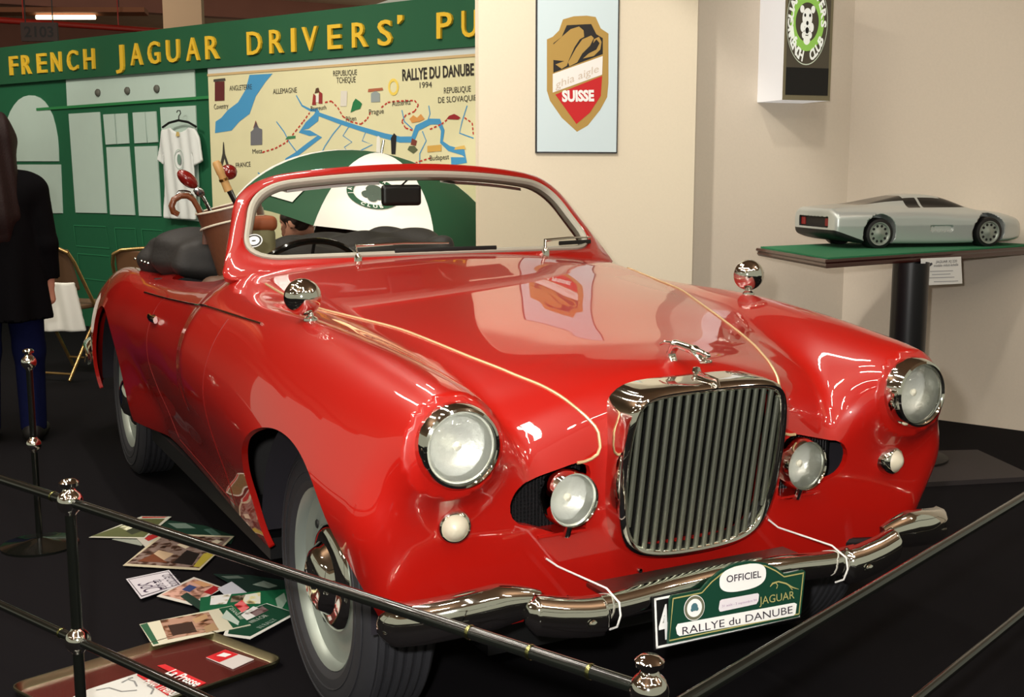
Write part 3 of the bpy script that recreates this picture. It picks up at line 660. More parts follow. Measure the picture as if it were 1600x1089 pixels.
# wheels
def wheel(x, y, name='wheel'):
    s = -1 if x < 0 else 1; C0 = A(x, y, .335); axx = A(s, 0, 0)
    wl = MB()
    prof = [(.215, -.075), (.235, -.088), (.275, -.092), (.312, -.082), (.328, -.070)]
    for k in range(6):
        a_ = -.062+k*.0225; prof += [(.331, a_-.006), (.335, a_), (.335, a_+.011), (.331, a_+.0125), (.326, a_+.0128), (.326, a_+.0160)]
    prof = [p for p in prof if p[1] < .066]+[(.331, .066), (.327, .071), (.312, .082), (.275, .092), (.235, .088), (.222, .080), (.214, .070)]
    wl.lathe(prof, C0, axx, 72); ty = wl.build('wheel', RUBBER, car, sharp=25)
    for r in (.258, .292):
        b = MB(); n = 64; b.tube([C0+A(s*(.0905 if r < .28 else .0885), math.cos(2*PI*i/n)*r, math.sin(2*PI*i/n)*r) for i in range(n+1)], .0022, 5, False); b.build('sidewall_ring', RUBBER, ty)
    b = MB(); b.lathe([(.214, -.07), (.214, .05), (.221, .073), (.218, .079), (.211, .074), (.203, .055), (.185, .046), (.170, .040), (.150, .046), (.130, .052), (.05, .05), (0, .05)], C0, axx, 56); b.build('rim', ALUM, ty)
    b = MB(); b.lathe([(.128, .050), (.130, .056), (.124, .064), (.108, .072), (.088, .076), (.080, .086), (.070, .100), (.045, .110), (.0, .113)], C0, axx, 48); b.build('hubcap', CHROME, ty)
    b = MB(); p = C0+A(s*.052, 0, .185); b.tube([p, p+A(s*.02, 0, -.012)], .006); b.build('valve', mat('rubber_cap', (200, 204, 196), .5), ty)
    for k in range(4):
        th = k*PI/2+.6; p = C0+A(s*.044, math.cos(th)*.165, math.sin(th)*.165); b = MB(); b.lathe([(.012, 0), (.010, .003), (0, .003)], p, axx, 12); b.build('rim_hole', BLACK, ty)
for sx in (-1, 1):
    for y0 in (0, 2.59):
        wheel(sx*.628, y0)
        b = MB(); n = 24; P0_, P1_ = [], []
        for i in range(n+1):
            th = .02+(PI-.04)*i/n; P0_.append((sx*.745, max(-.425, y0+(-.05 if y0 == 0 else 0)+math.cos(th)*.432), .345+math.sin(th)*.385)); P1_.append((sx*.44, P0_[-1][1], P0_[-1][2]))
        P0_ = [on[:] if False else on for on in P0_]
        b.strip(P0_, P1_); b.add([(sx*.44, y0, .345)]+P1_, [(0, i+1, i+2) for i in range(n)]); b.build('wheel_well', LINER, car)
b = MB(); b.abox((-.44, -.35, .22), (.44, 3.2, .30)); b.abox((-.70, .47, .24), (.70, 2.12, .30)); b.build('underbody', BLACK, car, False)
b = MB(); b.tube([(-.62, 0, .335), (.62, 0, .335)], .035); b.build('axle', BLACK, car); b = MB(); b.tube([(-.62, 2.59, .335), (.62, 2.59, .335)], .035); b.build('axle', BLACK, car)

# grille
gr_y = lambda z: -.555-.16*(z-.645)
half = [(0, .842), (.10, .841), (.16, .836), (.192, .822), (.210, .792), (.219, .745), (.222, .68), (.220, .61), (.212, .55), (.197, .50), (.172, .468), (.13, .449), (.07, .440), (0, .438)]
def smooth_loop(h, n=96):
    P = np.array(h+[(-x, z) for x, z in h[::-1][1:-1]], float); k = len(P)
    for _ in range(3):   # Chaikin
        Q = np.roll(P, -1, 0); P = np.stack([.75*P+.25*Q, .25*P+.75*Q], 1).reshape(-1, 2)
    d = np.r_[0, np.cumsum(np.linalg.norm(np.diff(np.vstack([P, P[:1]]), axis=0), axis=1))]; t = np.linspace(0, d[-1], n, endpoint=False); PP = np.vstack([P, P[:1]])
    return np.stack([np.interp(t, d, PP[:, j]) for j in range(2)], 1)
GO = smooth_loop(half); Gc = A(0, .645)
def inset(P, d):
    T = np.roll(P, -1, 0)-np.roll(P, 1, 0); T /= np.linalg.norm(T, axis=1)[:, None]; Nn = np.stack([T[:, 1], -T[:, 0]], 1)
    if ((P+Nn*.01-Gc)**2).sum() > ((P-Gc)**2).sum(): Nn = -Nn
    return P+Nn*d
prof = [(-.006, .110), (-.004, .05), (-.001, .018), (.003, .006), (.009, .0), (.016, .002), (.021, .008), (.024, .02), (.024, .045)]
loops = []
for d, dy in prof:
    Q = inset(GO, d); loops.append([(x, gr_y(z)+dy, z) for x, z in Q])
V = [p for L in loops for p in L]; n = len(GO)
F = [(i*n+j, i*n+(j+1) % n, (i+1)*n+(j+1) % n, (i+1)*n+j) for i in range(len(loops)-1) for j in range(n)]
gl = obj('grille', V, F, CHROME, car)
b = MB(); Q = inset(GO, .015); b.poly([(x, gr_y(z)+.07, z) for x, z in Q]); b.build('grille_backing', BLACK, gl, False)
GB = mat('grille_bar_chrome', (158, 162, 146), .36, .88)
GI = inset(GO, .022)
for k in range(17):
    x = -.1848+k*.0231
    up = GI[(GI[:, 1] > .645)]; dn = GI[(GI[:, 1] < .645)]
    zt = np.interp(x, *zip(*sorted(map(tuple, up)))); zb = np.interp(x, *zip(*sorted(map(tuple, dn))))
    b = MB(); zs = np.linspace(zb-.004, zt+.004, 9)
    b.tube([(x, gr_y(z)+.016-.010*(1-(x/.22)**2), z) for z in zs], [(.0064, .006)]*9, 12, flat=(0, 1, 0)); b.build('bar', GB, gl)
b = MB(); b.tube([(0, -.52, .850), (0, gr_y(.84)+.003, .845), (0, gr_y(.83)-.002, .834)], [(.006, .010), (.006, .010), (.004, .008)], 8); b.build('badge_strip', CHROME, gl)
p = A(.01, -.495, .846); b = MB(); b.lathe([(.012, 0), (.012, .004), (.006, .008), (.011, .014), (.008, .022), (0, .024)], p-Z3*.004, Z3, 16); b.build('filler_knob', CHROME, car)
for z in (.40, ):
    for x in (-.11, ): b = MB(); p = on_body([(x, -.47, z)])[0]; b.lathe([(.007, 0), (.005, .005), (0, .006)], p, A(0, -1, 0), 10); b.build('bolt', CHROME, car)

# leaping cat mascot
def leaper(P):
    m0 = A(0, -.455, .858); q = P-m0
    d = cap(q, (0, .030, .052), (0, -.045, .046), .0085, .0105)
    d = smin(d, cap(q, (0, -.045, .046), (0, -.075, .044), .009, .0065), .008); d = smin(d, ell(q, (0, -.088, .041), (.0075, .013, .0075)), .005)
    for sx in (-1, 1):
        d = smin(d, cap(q, (sx*.006, .028, .05), (sx*.006, .045, .028), .008, .005), .006); d = smin(d, cap(q, (sx*.006, .045, .028), (sx*.005, .028, -.002), .005, .004), .004)
        d = smin(d, cap(q, (sx*.006, -.05, .04), (sx*.006, -.078, .026), .0055, .004), .005); d = smin(d, cap(q, (sx*.006, -.078, .026), (sx*.006, -.096, .028), .004, .0038), .003)
    d = smin(d, cap(q, (0, .034, .052), (0, .070, .050), .004, .0035), .004); d = smin(d, cap(q, (0, .070, .050), (0, .088, .042), .0035, .003), .003)
    return d
sdf_obj('leaping_cat_mascot', leaper, (-.03, -.59, .85), (.03, -.35, .945), .0028, CHROME, car)

# lamps
def lens_pattern(): 
    return mat('lamp_reflector', (238, 240, 236), .38, .55, bump=.5, nscale=60)
REFL = lens_pattern(); FROST = mat('frosted_lens', (206, 198, 176), .35, spec=.6)
def lamp_unit(name, c, ax, r, parent, glass, depth=.06, bulge=.022, back=None, lk=.85):
    b = MB(); b.lathe([(r*1.10, -depth), (r*1.10, -depth*.6), (r*1.06, -.012), (r*1.0, 0), (r*(lk+.08), .003), (r*(lk+.01), -.002), (r*(lk-.015), -.010)], c, ax, 48); o = b.build(name, CHROME, parent)
    b = MB(); b.lathe([(r*lk, -.008), (r*.7, -.020), (r*.45, -.034), (r*.2, -.042), (0, -.044)], c, ax, 40); b.build('reflector', REFL, o)
    if back:
        b = MB(); b.lathe([(r*1.08, -depth), (r*.9, -depth-.03), (r*.4, -depth-.05), (0, -depth-.055)], c, ax, 32); b.build('shell', CHROME, o)
    b = MB(); b.lathe([(r*lk, -.006)]+[(r*lk*math.cos(t), -.006+bulge*math.sin(t)) for t in np.linspace(.15, PI/2, 8)], c, ax, 48); b.build('lens', glass, o)
    b = MB(); b.lathe([(0, .0), (.008, .003), (.009, .008), (.0, .013)], A(*c)-nrm(ax)*.034, ax, 16); b.build('bulb', mat('bulb_glass', (240, 236, 220), .2), o)
    return o
for sx in (-1, 1):
    lamp_unit('headlamp', (sx*.612, -.588, .766), A(sx*.03, -1, .0), .080, car, LENS, .062, .026)
    o = lamp_unit('fog_lamp', (sx*.320, -.520, .608), A(0, -1, 0), .057, car, LENS, .035, .014, back=True, lk=.95)
    b = MB(); b.tube([(sx*.32, -.50, .55), (sx*.32, -.49, .525), (sx*.32, -.455, .515)], .009); b.build('bracket', CHROME, o)
    p = on_body([(sx*.600, -.47, .594)])[0]; ax = A(sx*.22, -1, 0)
    b = MB(); b.lathe([(.036, -.03), (.0365, .006), (.033, .016), (.0285, .019), (.0275, .014)], p, ax, 32); o = b.build('side_lamp', CHROME, car)
    b = MB(); b.lathe([(.028, .014), (.025, .021), (.016, .029), (.007, .034), (0, .035)], p, ax, 28); b.build('lens', FROST, o)
    # mesh filled fog lamp recess
    b = MB(); b.box((sx*.36, -.425, .60), X3, Z3, -Y3, (.11, .09, .002)); o = b.build('recess_backing', BLACK, car, False)
    b = MB()
    for k in range(23): z = .51+k*.0085; b.tube([(sx*.26, -.429, z), (sx*.46, -.429, z)], .0016, 4)
    for k in range(23): x = .265+k*.0087; b.tube([(sx*x, -.432, .51), (sx*x, -.432, .69)], .0016, 4)
    b.build('mesh_screen', mat('mesh_grey', (40, 38, 40), .4, .5), car)
    b = MB(); b.box((sx*.33, -.462, .5285), X3, Y3, Z3, (.06, .030, .003)); b.build('recess_ledge', PAINT, car, False)
    # wing mirrors
    base = on_body([(sx*.672, .150, .96)])[0]; c = A(sx*.684, .166, base[2]+.054)
    b = MB(); b.lathe([(.018, -.002), (.017, .004), (.009, .009)], base, Z3, 16); b.tube([base, base+A(0, .002, .018), c+A(0, 0, -.03)], [.009, .007, .008], 10); o = b.build('wing_mirror', CHROME, car)
    b = MB(); t = np.linspace(0, PI/2, 9); b.lathe([(.044, .016), (.0455, .012), (.0455, .0)]+[(.0455*math.cos(a_), -.040*math.sin(a_)) for a_ in t[1:]], c, A(sx*.05, 1, .05), 32); b.build('mirror_head', CHROME, o)
    b = MB(); b.lathe([(.043, .013), (0, .014)], c, A(sx*.05, 1, .05), 32); b.build('mirror_glass', mat('mirror_silver', (220, 224, 226), .02, 1.), o)

# bumpers
def bumper_piece(path, hh, dd_, name='bumper', par=car, n=40, bev=None):
    P = np.array(path, float); t = np.linspace(0, len(P)-1, n); k = np.arange(len(P)); Q = np.stack([np.interp(t, k, P[:, j]) for j in range(P.shape[1])], 1)
    for _ in range(6): Q[1:-1] = (Q[:-2]+2*Q[1:-1]+Q[2:])/4
    V = []; sec = [(.0, 1.0), (.55, .86), (.95, .45), (1.0, 0), (.92, -.42), (.55, -.85), (0, -1.0), (-.25, -.9), (-.05, 0), (-.25, .9)]; m_ = len(sec)
    for i in range(n):
        tg = nrm((Q[min(i+1, n-1)]-Q[max(i-1, 0)])[:3]*A(1, 1, 0)); o_ = A(tg[1], -tg[0], 0)
        if o_[1] > 0 and abs(o_[1]) > .05: o_ = -o_
        tap = 1.0
        if bev: e = min(i, n-1-i)/bev; tap = math.sqrt(min(1, .25+.75*e)) if e < 1 else 1.
        for (a_, z_) in sec: V.append(Q[i][:3]+o_*a_*dd_*tap+Z3*z_*hh*tap)
    F = [(i*m_+j, i*m_+(j+1) % m_, (i+1)*m_+(j+1) % m_, (i+1)*m_+j) for i in range(n-1) for j in range(m_)]+[tuple(range(m_))[::-1], tuple((n-1)*m_+j for j in range(m_))]
    o = obj(name, V, F, CHROME, par, sharp=60); return o
bumper_piece([(-.37, -.630, .408), (-.28, -.640, .408), (-.15, -.650, .424), (0, -.652, .430), (.15, -.650, .424), (.28, -.640, .408), (.37, -.630, .408)], .032, .028)
for sx in (-1, 1):
    o = bumper_piece([(sx*.315, -.648, .398), (sx*.37, -.648, .402), (sx*.43, -.645, .412), (sx*.50, -.635, .428)], .044, .034, bev=4)
    p = A(sx*.37, -.684, .398); b = MB(); b.lathe([(.010, 0), (.009, .005), (.004, .007), (0, .007)], p, A(0, -1, 0), 14); b.build('bolt', CHROME, o)
    bumper_piece([(sx*.46, -.625, .445), (sx*.54, -.615, .447), (sx*.62, -.605, .438), (sx*.69, -.575, .424), (sx*.735, -.54, .414), (sx*.755, -.51, .408)], .047, .034, bev=9)
    b = MB(); b.tube([(sx*.30, -.62, .385), (sx*.30, -.35, .345), (sx*.45, -.35, .345), (sx*.56, -.57, .40)], .014); b.build('bumper_bracket', BLACK, car)
bumper_piece([(-.80, 3.05, .44), (-.79, 3.30, .44), (-.70, 3.56, .44), (-.35, 3.70, .45), (0, 3.74, .45), (.35, 3.70, .45), (.70, 3.56, .44), (.79, 3.30, .44), (.80, 3.05, .44)], .05, .03, bev=6)
b = MB(); 
for x in (-.4, .4): b.tube([(x, 3.68, .45), (x, 3.3, .42)], .02)
b.build('bumper_bracket', BLACK, car)
b = MB(); b.box((-.02, -.575, .418), X3, Y3, Z3, (.27, .05, .004)); b.build('valance_strip', STEEL, car, False)

# number plate and rally plate wired to the bumper
tl = -.16*0
RP = Plane((-.0, -.700, .39), A(1, .0, .0), A(0, .10, 1))
a_, b_ = RP.pix(1045, 1000), RP.pix(1252, 966)
lp = MB(); LPc = RP.P((a_[0]+b_[0])/2-.005, (a_[1]+b_[1])/2+.042, -.02)
lp.box(LPc, RP.u, RP.v, RP.n, (.195, .056, .002)); o = lp.build('licence_plate', BLACK, car, False)
L2 = Plane(LPc, RP.u, RP.v); b = MB()
for (x0, y0, x1, y1) in [(-.192, -.053, .192, -.048), (-.192, .048, .192, .053), (-.192, -.053, -.187, .053), (.187, -.053, .192, .053)]: pl_poly(b, L2, [(x0, y0), (x1, y0), (x1, y1), (x0, y1)], .003)
b.build('border', WHITE, o, False); put_text('4', L2, (-.183, -.036), (-.158, -.036), .07, WHITE, o, off=.003, bold=.02)
PG = mat('plate_green', (18, 62, 46), .35, coat=.3); PGO = mat('plate_gold', (168, 160, 100), .5)
out = [(1043, 1005), (1046, 935), (1049, 930), (1094, 921), (1108, 905), (1124, 892), (1145, 881), (1170, 876), (1195, 879), (1212, 887), (1224, 896), (1254, 890), (1257, 893), (1250, 958), (1246, 963)]
oo = [RP.pix(*p) for p in out]; cen = np.mean(oo, 0)
b = MB(); b.poly([RP.P(*p, .003) for p in oo], .006, RP.n); rp = b.build('rally_plate', PG, car, False)
def inset_poly(P, d):
    P = np.array(P); T = np.roll(P, -1, 0)-np.roll(P, 1, 0); T /= np.linalg.norm(T, axis=1)[:, None]; Nn = np.stack([T[:, 1], -T[:, 0]], 1)
    if np.mean(np.linalg.norm(P+Nn*.003-P.mean(0), axis=1)) > np.mean(np.linalg.norm(P-P.mean(0), axis=1)): Nn = -Nn
    return P+Nn*d
i1, i2 = inset_poly(oo, .005), inset_poly(oo, .0078)
b = MB(); b.strip([RP.P(*p, .0042) for p in np.vstack([i1, i1[:1]])], [RP.P(*p, .0042) for p in np.vstack([i2, i2[:1]])]); b.build('gold_line', PGO, rp, False)
b = MB(); e = [A(*RP.pix(*p)) for p in [(1056, 990), (1054, 980), (1057, 974), (1239, 941), (1243, 943), (1241, 958), (1238, 961), (1060, 993)]]; b.poly([RP.P(*p, .0043) for p in e]); b.build('white_band', WHITE, rp, False)
b = MB(); cE = A(*RP.pix(1159, 902)); uE = (A(*RP.pix(1195, 895))-cE); vE = A(*RP.pix(1159, 882))-cE
b.poly([RP.P(*(cE+uE*math.copysign(abs(math.cos(t))**.75, math.cos(t))+vE*math.copysign(abs(math.sin(t))**.75, math.sin(t))), .0043) for t in np.linspace(0, 2*PI, 40, endpoint=False)]); b.build('white_oval', WHITE, rp, False)
b = MB(); b.poly([RP.P(*RP.pix(*p), .0043) for p in [(1122, 954), (1121, 950), (1123, 938), (1126, 936), (1182, 926), (1184, 928), (1183, 938), (1180, 943), (1124, 955)]]); b.build('date_box', mat('date_white', (222, 216, 222), .6), rp, False)
PINK = mat('plate_ink', (40, 30, 44), .6)
pix_text('RALLYE du DANUBE', RP, (1064, 991), (1236, 957), 979, PINK, rp, off=.0052)
pix_text('OFFICIEL', RP, (1133, 909.5), (1187, 901), 899, PINK, rp, off=.0052, bold=.01)
pix_text('JAGUAR', RP, (1184, 944), (1239, 934), 932, PGO, rp, off=.0052)
pix_text('31 août - 3 septembre 94', RP, (1126, 948), (1180, 938), 944.5, mat('pale_ink', (168, 140, 170), .6), rp, off=.0052)
cR = RP.pix(1083, 949); rR = .0265
b = MB(); pl_poly(b, RP, circ(cR, rR, 32), .0043); b.build('roundel', WHITE, rp, False)
b = MB(); pl_ring(b, RP, cR, rR*.72, rR*.95, .0048); b.build('roundel_ring', mat('roundel_olive', (104, 104, 84), .5), rp, False)
b = MB(); pl_poly(b, RP, circ((cR[0], cR[1]+.002), rR*.32, 14), .0050); pl_poly(b, RP, circ((cR[0]-.006, cR[1]-.003), rR*.16, 10), .0051); pl_poly(b, RP, circ((cR[0]+.006, cR[1]-.003), rR*.16, 10), .0051); b.build('roundel_head', mat('roundel_blue', (70, 110, 120), .5), rp, False)
b = MB(); pix_line(b, RP, [(1201, 916), (1205, 911), (1214, 908), (1226, 911), (1236, 917), (1246, 920)], [1, 3, 2.2, 2.5, 2, .6], .0046); pix_line(b, RP, [(1210, 910), (1213, 914), (1211, 919)], 1.5, .0047); pix_line(b, RP, [(1229, 913), (1236, 921)], 1.2, .0047); b.build('leaping_cat_print', PGO, rp, False)
WIRE = mat('white_wire', (232, 230, 226), .4)
for sx, dx in ((-1, -.02), (1, -.02)):
    x = sx*.305
    b = MB(); b.tube([(x-.06, on_body([(x-.06, -.48, .47)], .004)[0][1], .475), (x-.03, on_body([(x-.03, -.48, .45)], .006)[0][1], .452), (x, -.63, .446), (x+.002, -.675, .43), (x+.002, -.681, .405), (x, -.672, .378), (x-.004, -.65, .365)], .0022, 8); b.build('fixing_wire', WIRE, car)

# windscreen
def ws(u, s, off=0.):
    y = .815+.205*s+(.34+.08*s)*u*u; z = 1.044+.262*s-(.03+.13*s)*u*u
    p = A(u, y, z); n_ = nrm(A(-2*(.34+.08*s)*u, -1+0*u, .78)*A(-1*-1, 1, 1)); n_ = nrm(A((.34+.08*s)*2*u, -1, .78)); return p+n_*off
def ws_outline(db, dt, ws_b, ws_t, r, n=14, rb0=None):
    """rounded trapezium in (u,s): bottom s, top s, half widths"""
    c = [(-ws_b, db), (ws_b, db), (ws_t, dt), (-ws_t, dt)]; out_ = []
    for i in range(4):
        p, a0_, b0_ = A(*c[i]), A(*c[i-1]), A(*c[(i+1) % 4]); sc = A(1, .333)
        da = (a0_-p)*sc; db_ = (b0_-p)*sc; rr_ = rb0 if rb0 and i < 2 else r; ra = min(rr_, np.linalg.norm(da)*.45); rb = min(rr_, np.linalg.norm(db_)*.45)
        A_ = p*sc+nrm(da)*ra; B_ = p*sc+nrm(db_)*rb; m_ = p*sc
        for t in np.linspace(0, 1, n): out_.append(((1-t)**2*A_+2*t*(1-t)*m_+t*t*B_)/sc)
    # even spacing of straight runs
    P = np.array(out_); d = np.r_[0, np.cumsum(np.linalg.norm(np.diff(np.vstack([P, P[:1]])*A(1, .333), axis=0), axis=1))]; t = np.linspace(0, d[-1], 140, endpoint=False); PP = np.vstack([P, P[:1]])
    return np.stack([np.interp(t, d, PP[:, j]) for j in range(2)], 1)
def band(o1, o2, offs, name, m_, parent):
    """ring between two outlines; offs: list of (blend, offset)"""
    V = []; n = len(o1)
    for bl, of in offs: V += [ws(*(o1[i]*(1-bl)+o2[i]*bl), of) for i in range(n)]
    k = len(offs); F = [(i*n+j, i*n+(j+1) % n, (i+1)*n+(j+1) % n, (i+1)*n+j) for i in range(k-1) for j in range(n)]
    return obj(name, V, [f[::-1] for f in F], m_, parent)
o_fr = ws_outline(-.27, 1.055, .70, .575, .13, rb0=.04); o_ga = ws_outline(-.035, .955, .632, .542, .12); o_gl = ws_outline(.02, .90, .612, .522, .105)
wsf = band(o_fr, o_ga, [(0, -.03), (0, -.004), (.12, .006), (.5, .012), (.9, .010), (1.0, .004), (1.0, -.03), (0, -.03)], 'windscreen_frame', PAINT, car)
band(o_ga, o_gl, [(0, .0), (.15, .010), (.5, .013), (.85, .009), (1.0, .0), (1.0, -.02)], 'rubber_seal', GASKET, wsf)
band(o_ga, o_gl, [(-.25, -.032), (.3, -.036), (1.0, -.022)], 'inner_trim', mat('inner_trim_red', (120, 20, 22), .5), wsf)
n = len(o_gl); V = []; F = []; K = 10
cg = A(0, .46)
for k in range(K): V += [ws(*(cg+(p-cg)*(1-k/K)), -.004) for p in o_gl]
V.append(ws(*cg, -.004))
F = [(i*n+j, i*n+(j+1) % n, (i+1)*n+(j+1) % n, (i+1)*n+j) for i in range(K-1) for j in range(n)]+[((K-1)*n+j, (K-1)*n+(j+1) % n, K*n) for j in range(n)]
obj('windscreen_glass', V, F, GLASS, wsf)
# round sticker
st0 = ws(-.578, .22, .004); SP = Plane(st0, nrm(ws(-.56, .22, .004)-st0), nrm(ws(-.578, .3, .004)-st0))
b = MB(); pl_poly(b, SP, circ((0, 0), .0265, 28), .002); st = b.build('round_sticker', WHITE, wsf, False)
b = MB(); pl_ring(b, SP, (0, 0), .0175, .0235, .0026); pl_poly(b, SP, circ((0, -.001), .007, 14, .003), .0028); b.build('sticker_print', BLACK, wsf, False)
# wipers
for (u0, u1) in ((-.30, .0), (.36, .60)):
    p0 = ws(u0, -.10, .012); p1 = ws(u0, .03, .035); p2 = ws(u1, .055 if u0 < 0 else .10, .022)
    b = MB(); b.lathe([(.014, -.03), (.013, .01), (.009, .02), (.0, .022)], p0, Z3, 14); b.tube([p0+Z3*.01, p1, (p1+p2)/2+A(0, -.006, .004), p2], [.006, .006, .004, .003], 8); wp = b.build('wiper', CHROME, car)
    us = np.linspace(u0+.12 if u0 < 0 else u0+.08, u1+.17 if u0 < 0 else u1+.0, 8)
    b = MB(); b.tube([ws(u, .0 if u0 < 0 else .035+.02*(i/7), .014) for i, u in enumerate(us)], [(.003, .008)]*8, 6); b.build('wiper_blade', BLACK, wp)
# interior mirror and sun visors
mc = hit(627, 305, ws(-.04, .6, -.07), A(0, 1, 0)); b = MB(); V, Q = surfnet(lambda P: rbox(P, mc, (.069, .012, .034), .012), mc-A(.085, .03, .05), mc+A(.085, .03, .05), .004)
rv = obj('interior_mirror', V, Q, BLACK, car); b = MB(); b.tube([mc+A(0, 0, .03), ws(-.03, .97, -.03)], .003); b.build('mirror_stem', BLACK, rv)
VIS = mat('visor_grey', (222, 218, 214), .7)
for sx in (-1, 1):
    b = MB(); us = np.linspace(.14, .44, 8); P0_ = [ws(sx*u, .925, -.05) for u in us]; P1_ = [p+A(0, .12, .006) for p in P0_]
    P2_ = [p+A(0, .004, .010) for p in P1_]; P3_ = [p+A(0, .004, .010) for p in P0_]
    b.strip(P0_, P1_); b.strip(P1_, P2_); b.strip(P2_, P3_); b.strip(P3_, P0_); b.build('sun_visor', VIS, car)
# cockpit
TAN = mat('seat_leather', (86, 60, 44), .55, bump=.3, nscale=60); DARK = mat('cockpit_black', (20, 18, 18), .6)
b = MB(); b.abox((-.66, 1.0, .28), (.66, 2.14, .31)); b.abox((-.66, 2.12, .3), (.66, 2.15, .88)); b.abox((-.66, .92, .3), (.66, .95, .93))
for sx in (-1, 1): b.abox((sx*.655-.012, .95, .3), (sx*.655+.012, 2.14, .87))
b.build('cockpit_tub', DARK, car, False)
b = MB(); V, Q = surfnet(lambda P: rbox(P, (0, 1.06, .93), (.64, .10, .06), .05), (-.7, .9, .83), (.7, 1.22, 1.03), .02); obj('dashboard', V, Q, DARK, car)
for sx in (-1, 1):
    def seat2(P, sx=sx):
        q = P.copy(); q[:, 1] -= 1.70+(P[:, 2]-.5)*.22; return smin(rbox(P, (sx*.33, 1.50, .46), (.25, .25, .09), .07), rbox(q, (sx*.33, 0, .66), (.24, .07, .25), .06), .03)
    V, Q = surfnet(seat2, (sx*.33-.3, 1.2, .32), (sx*.33+.3, 2.16, .96), .02); obj('seat', V, Q, TAN, car)
sc = A(-.30, 1.36, .90); sax = nrm(A(0, .80, .60)); e1 = X3; e2 = np.cross(sax, e1)
b = MB(); b.tube([sc+e1*math.cos(t)*.205+e2*math.sin(t)*.205 for t in np.linspace(0, 2*PI, 49)], .011, 8, False); sw = b.build('steering_wheel', BLACKG, car)
b = MB()
for t in (.3, PI-.3, -PI/2): b.tube([sc-sax*.02, sc+e1*math.cos(t)*.20+e2*math.sin(t)*.20], .006)
b.lathe([(.04, -.03), (.04, -.01), (0, 0)], sc-sax*.01, sax, 16); b.tube([sc-sax*.03, sc-sax*.28], .018); b.build('spokes', BLACK, sw)
# folded soft top: black vinyl heap over the rear of the cockpit
def softtop(P):
    q = P.copy(); wob = .012*np.sin(q[:, 0]*17+q[:, 1]*9)+.010*np.sin(q[:, 1]*31-q[:, 0]*6)+.006*np.sin(q[:, 2]*60+q[:, 0]*11)
    d = smin(rbox(q, (0, 2.30, .945), (.60, .26, .055), .05), ell(q, (-.40, 2.30, .965), (.23, .20, .105)), .06)
    d = smin(d, ell(q, (.35, 2.30, .96), (.26, .24, .07)), .06)
    d = smin(d, rbox(q, (0, 2.48, .92), (.64, .08, .05), .04), .05)
    return d+wob
sdf_obj('folded_soft_top', softtop, (-.72, 1.9, .80), (.72, 2.68, 1.14), .017, mat('black_vinyl', (30, 27, 26), .65, bump=.3, nscale=90), car)
for i in range(5):
    b = MB(); b.lathe([(.008, 0), (.006, .004), (0, .005)], (-.66, 2.26+.07*i, .93), A(-1, 0, .4), 10); b.build('snap_fastener', CHROME, car)

# ------------------------------------------------------------------ golf bag and what stands in it (rear of the cockpit)
YB = 2.01
def cy_(px, py, y=YB): return hit(px, py, (0, y, 0), (0, 1, 0))
T0 = cy_(357, 322); B0 = T0+A(.13, -.02, -.54); bax = nrm(T0-B0); BL = np.linalg.norm(T0-B0)
BAG = mat('bag_leather', (104, 62, 42), .45, bump=.25, nscale=70, noise=.15); PIPING = mat('bag_piping', (226, 216, 194), .5); OLIVE = mat('bag_canvas', (122, 116, 84), .7, noise=.1)
gb = thing('golf_bag', 'brown leather golf bag with cream piping standing behind the car seats', 'golf bag', B0)
b = MB(); b.lathe([(.0, .0), (.105, .0), (.112, .02), (.112, .30), (.116, .44), (.124, .52), (.126, BL), (.119, BL), (.112, BL-.06), (0, BL-.07)], B0, bax, 40); b.build('body', BAG, gb)
bx = nrm(np.cross(bax, FW)); by = np.cross(bax, bx)
for h, r, sl in [(BL, .127, 0), (BL-.07, .127, .02), (.30, .114, 0)]:
    b = MB(); b.tube([B0+bax*(h+sl*math.sin(t))+(bx*math.cos(t)+by*math.sin(t))*r for t in np.linspace(0, 2*PI, 41)], .004, 6, False); b.build('piping', PIPING, gb)
for t in (2.6, 3.5, 4.4):
    dv = bx*math.cos(t)+by*math.sin(t); b = MB(); b.tube([B0+bax*h+dv*(.1145 if h < .4 else .125) for h in (.05, .3, .42, .52)], .0035, 6); b.build('piping', PIPING, gb)
pc = cy_(402, 392, 1.9); pf = lambda P: rbox(np.stack([(P-pc)@X3, (P-pc)@Y3, (P-pc)@Z3], 1), (0, .03, -.02), (.075, .06, .12), .04)
V, Q = surfnet(pf, pc-A(.12, .1, .2), pc+A(.12, .14, .14), .012); pk = obj('pocket', V, Q, OLIVE, gb)
pf2 = lambda P: rbox(P-pc, (0, .03, .105), (.079, .064, .03), .025)
V, Q = surfnet(pf2, pc-A(.12, .1, -.05), pc+A(.12, .14, .16), .010); obj('pocket_flap', V, Q, mat('flap_leather', (150, 78, 46), .5), gb)
b = MB(); b.tube([T0+bx*.10-bax*.05, T0+bx*.15-bax*.2, T0+bx*.13-bax*.38, T0+bx*.108-bax*.46], [(.004, .016)]*4, 8); b.build('strap', BAG, gb)
MAH = mat('persimmon_wood', (120, 22, 18), .2, coat=.8); SHAFT = mat('club_shaft', (170, 172, 168), .2, 1.)
def in_bag(dx, dy): return B0+bax*(BL-.12)+bx*dx+by*dy
def club(name, label, tip, head, foot, m_, hs):
    t = thing(name, label, 'golf club', foot, 'golf clubs in the brown bag')
    b = MB(); b.tube([foot, tip], .005, 8); b.build('shaft', SHAFT, t)
    d = nrm(head-tip); u = nrm(np.cross(d, FW))
    f = lambda P: ell(np.stack([(P-head)@d, (P-head)@u, (P-head)@np.cross(d, u)], 1), (0, 0, 0), hs)
    V, Q = surfnet(f, head-.08, head+.08, .006); obj('head', V, Q, m_, t)
    return t
fw = in_bag(-.03, .02)
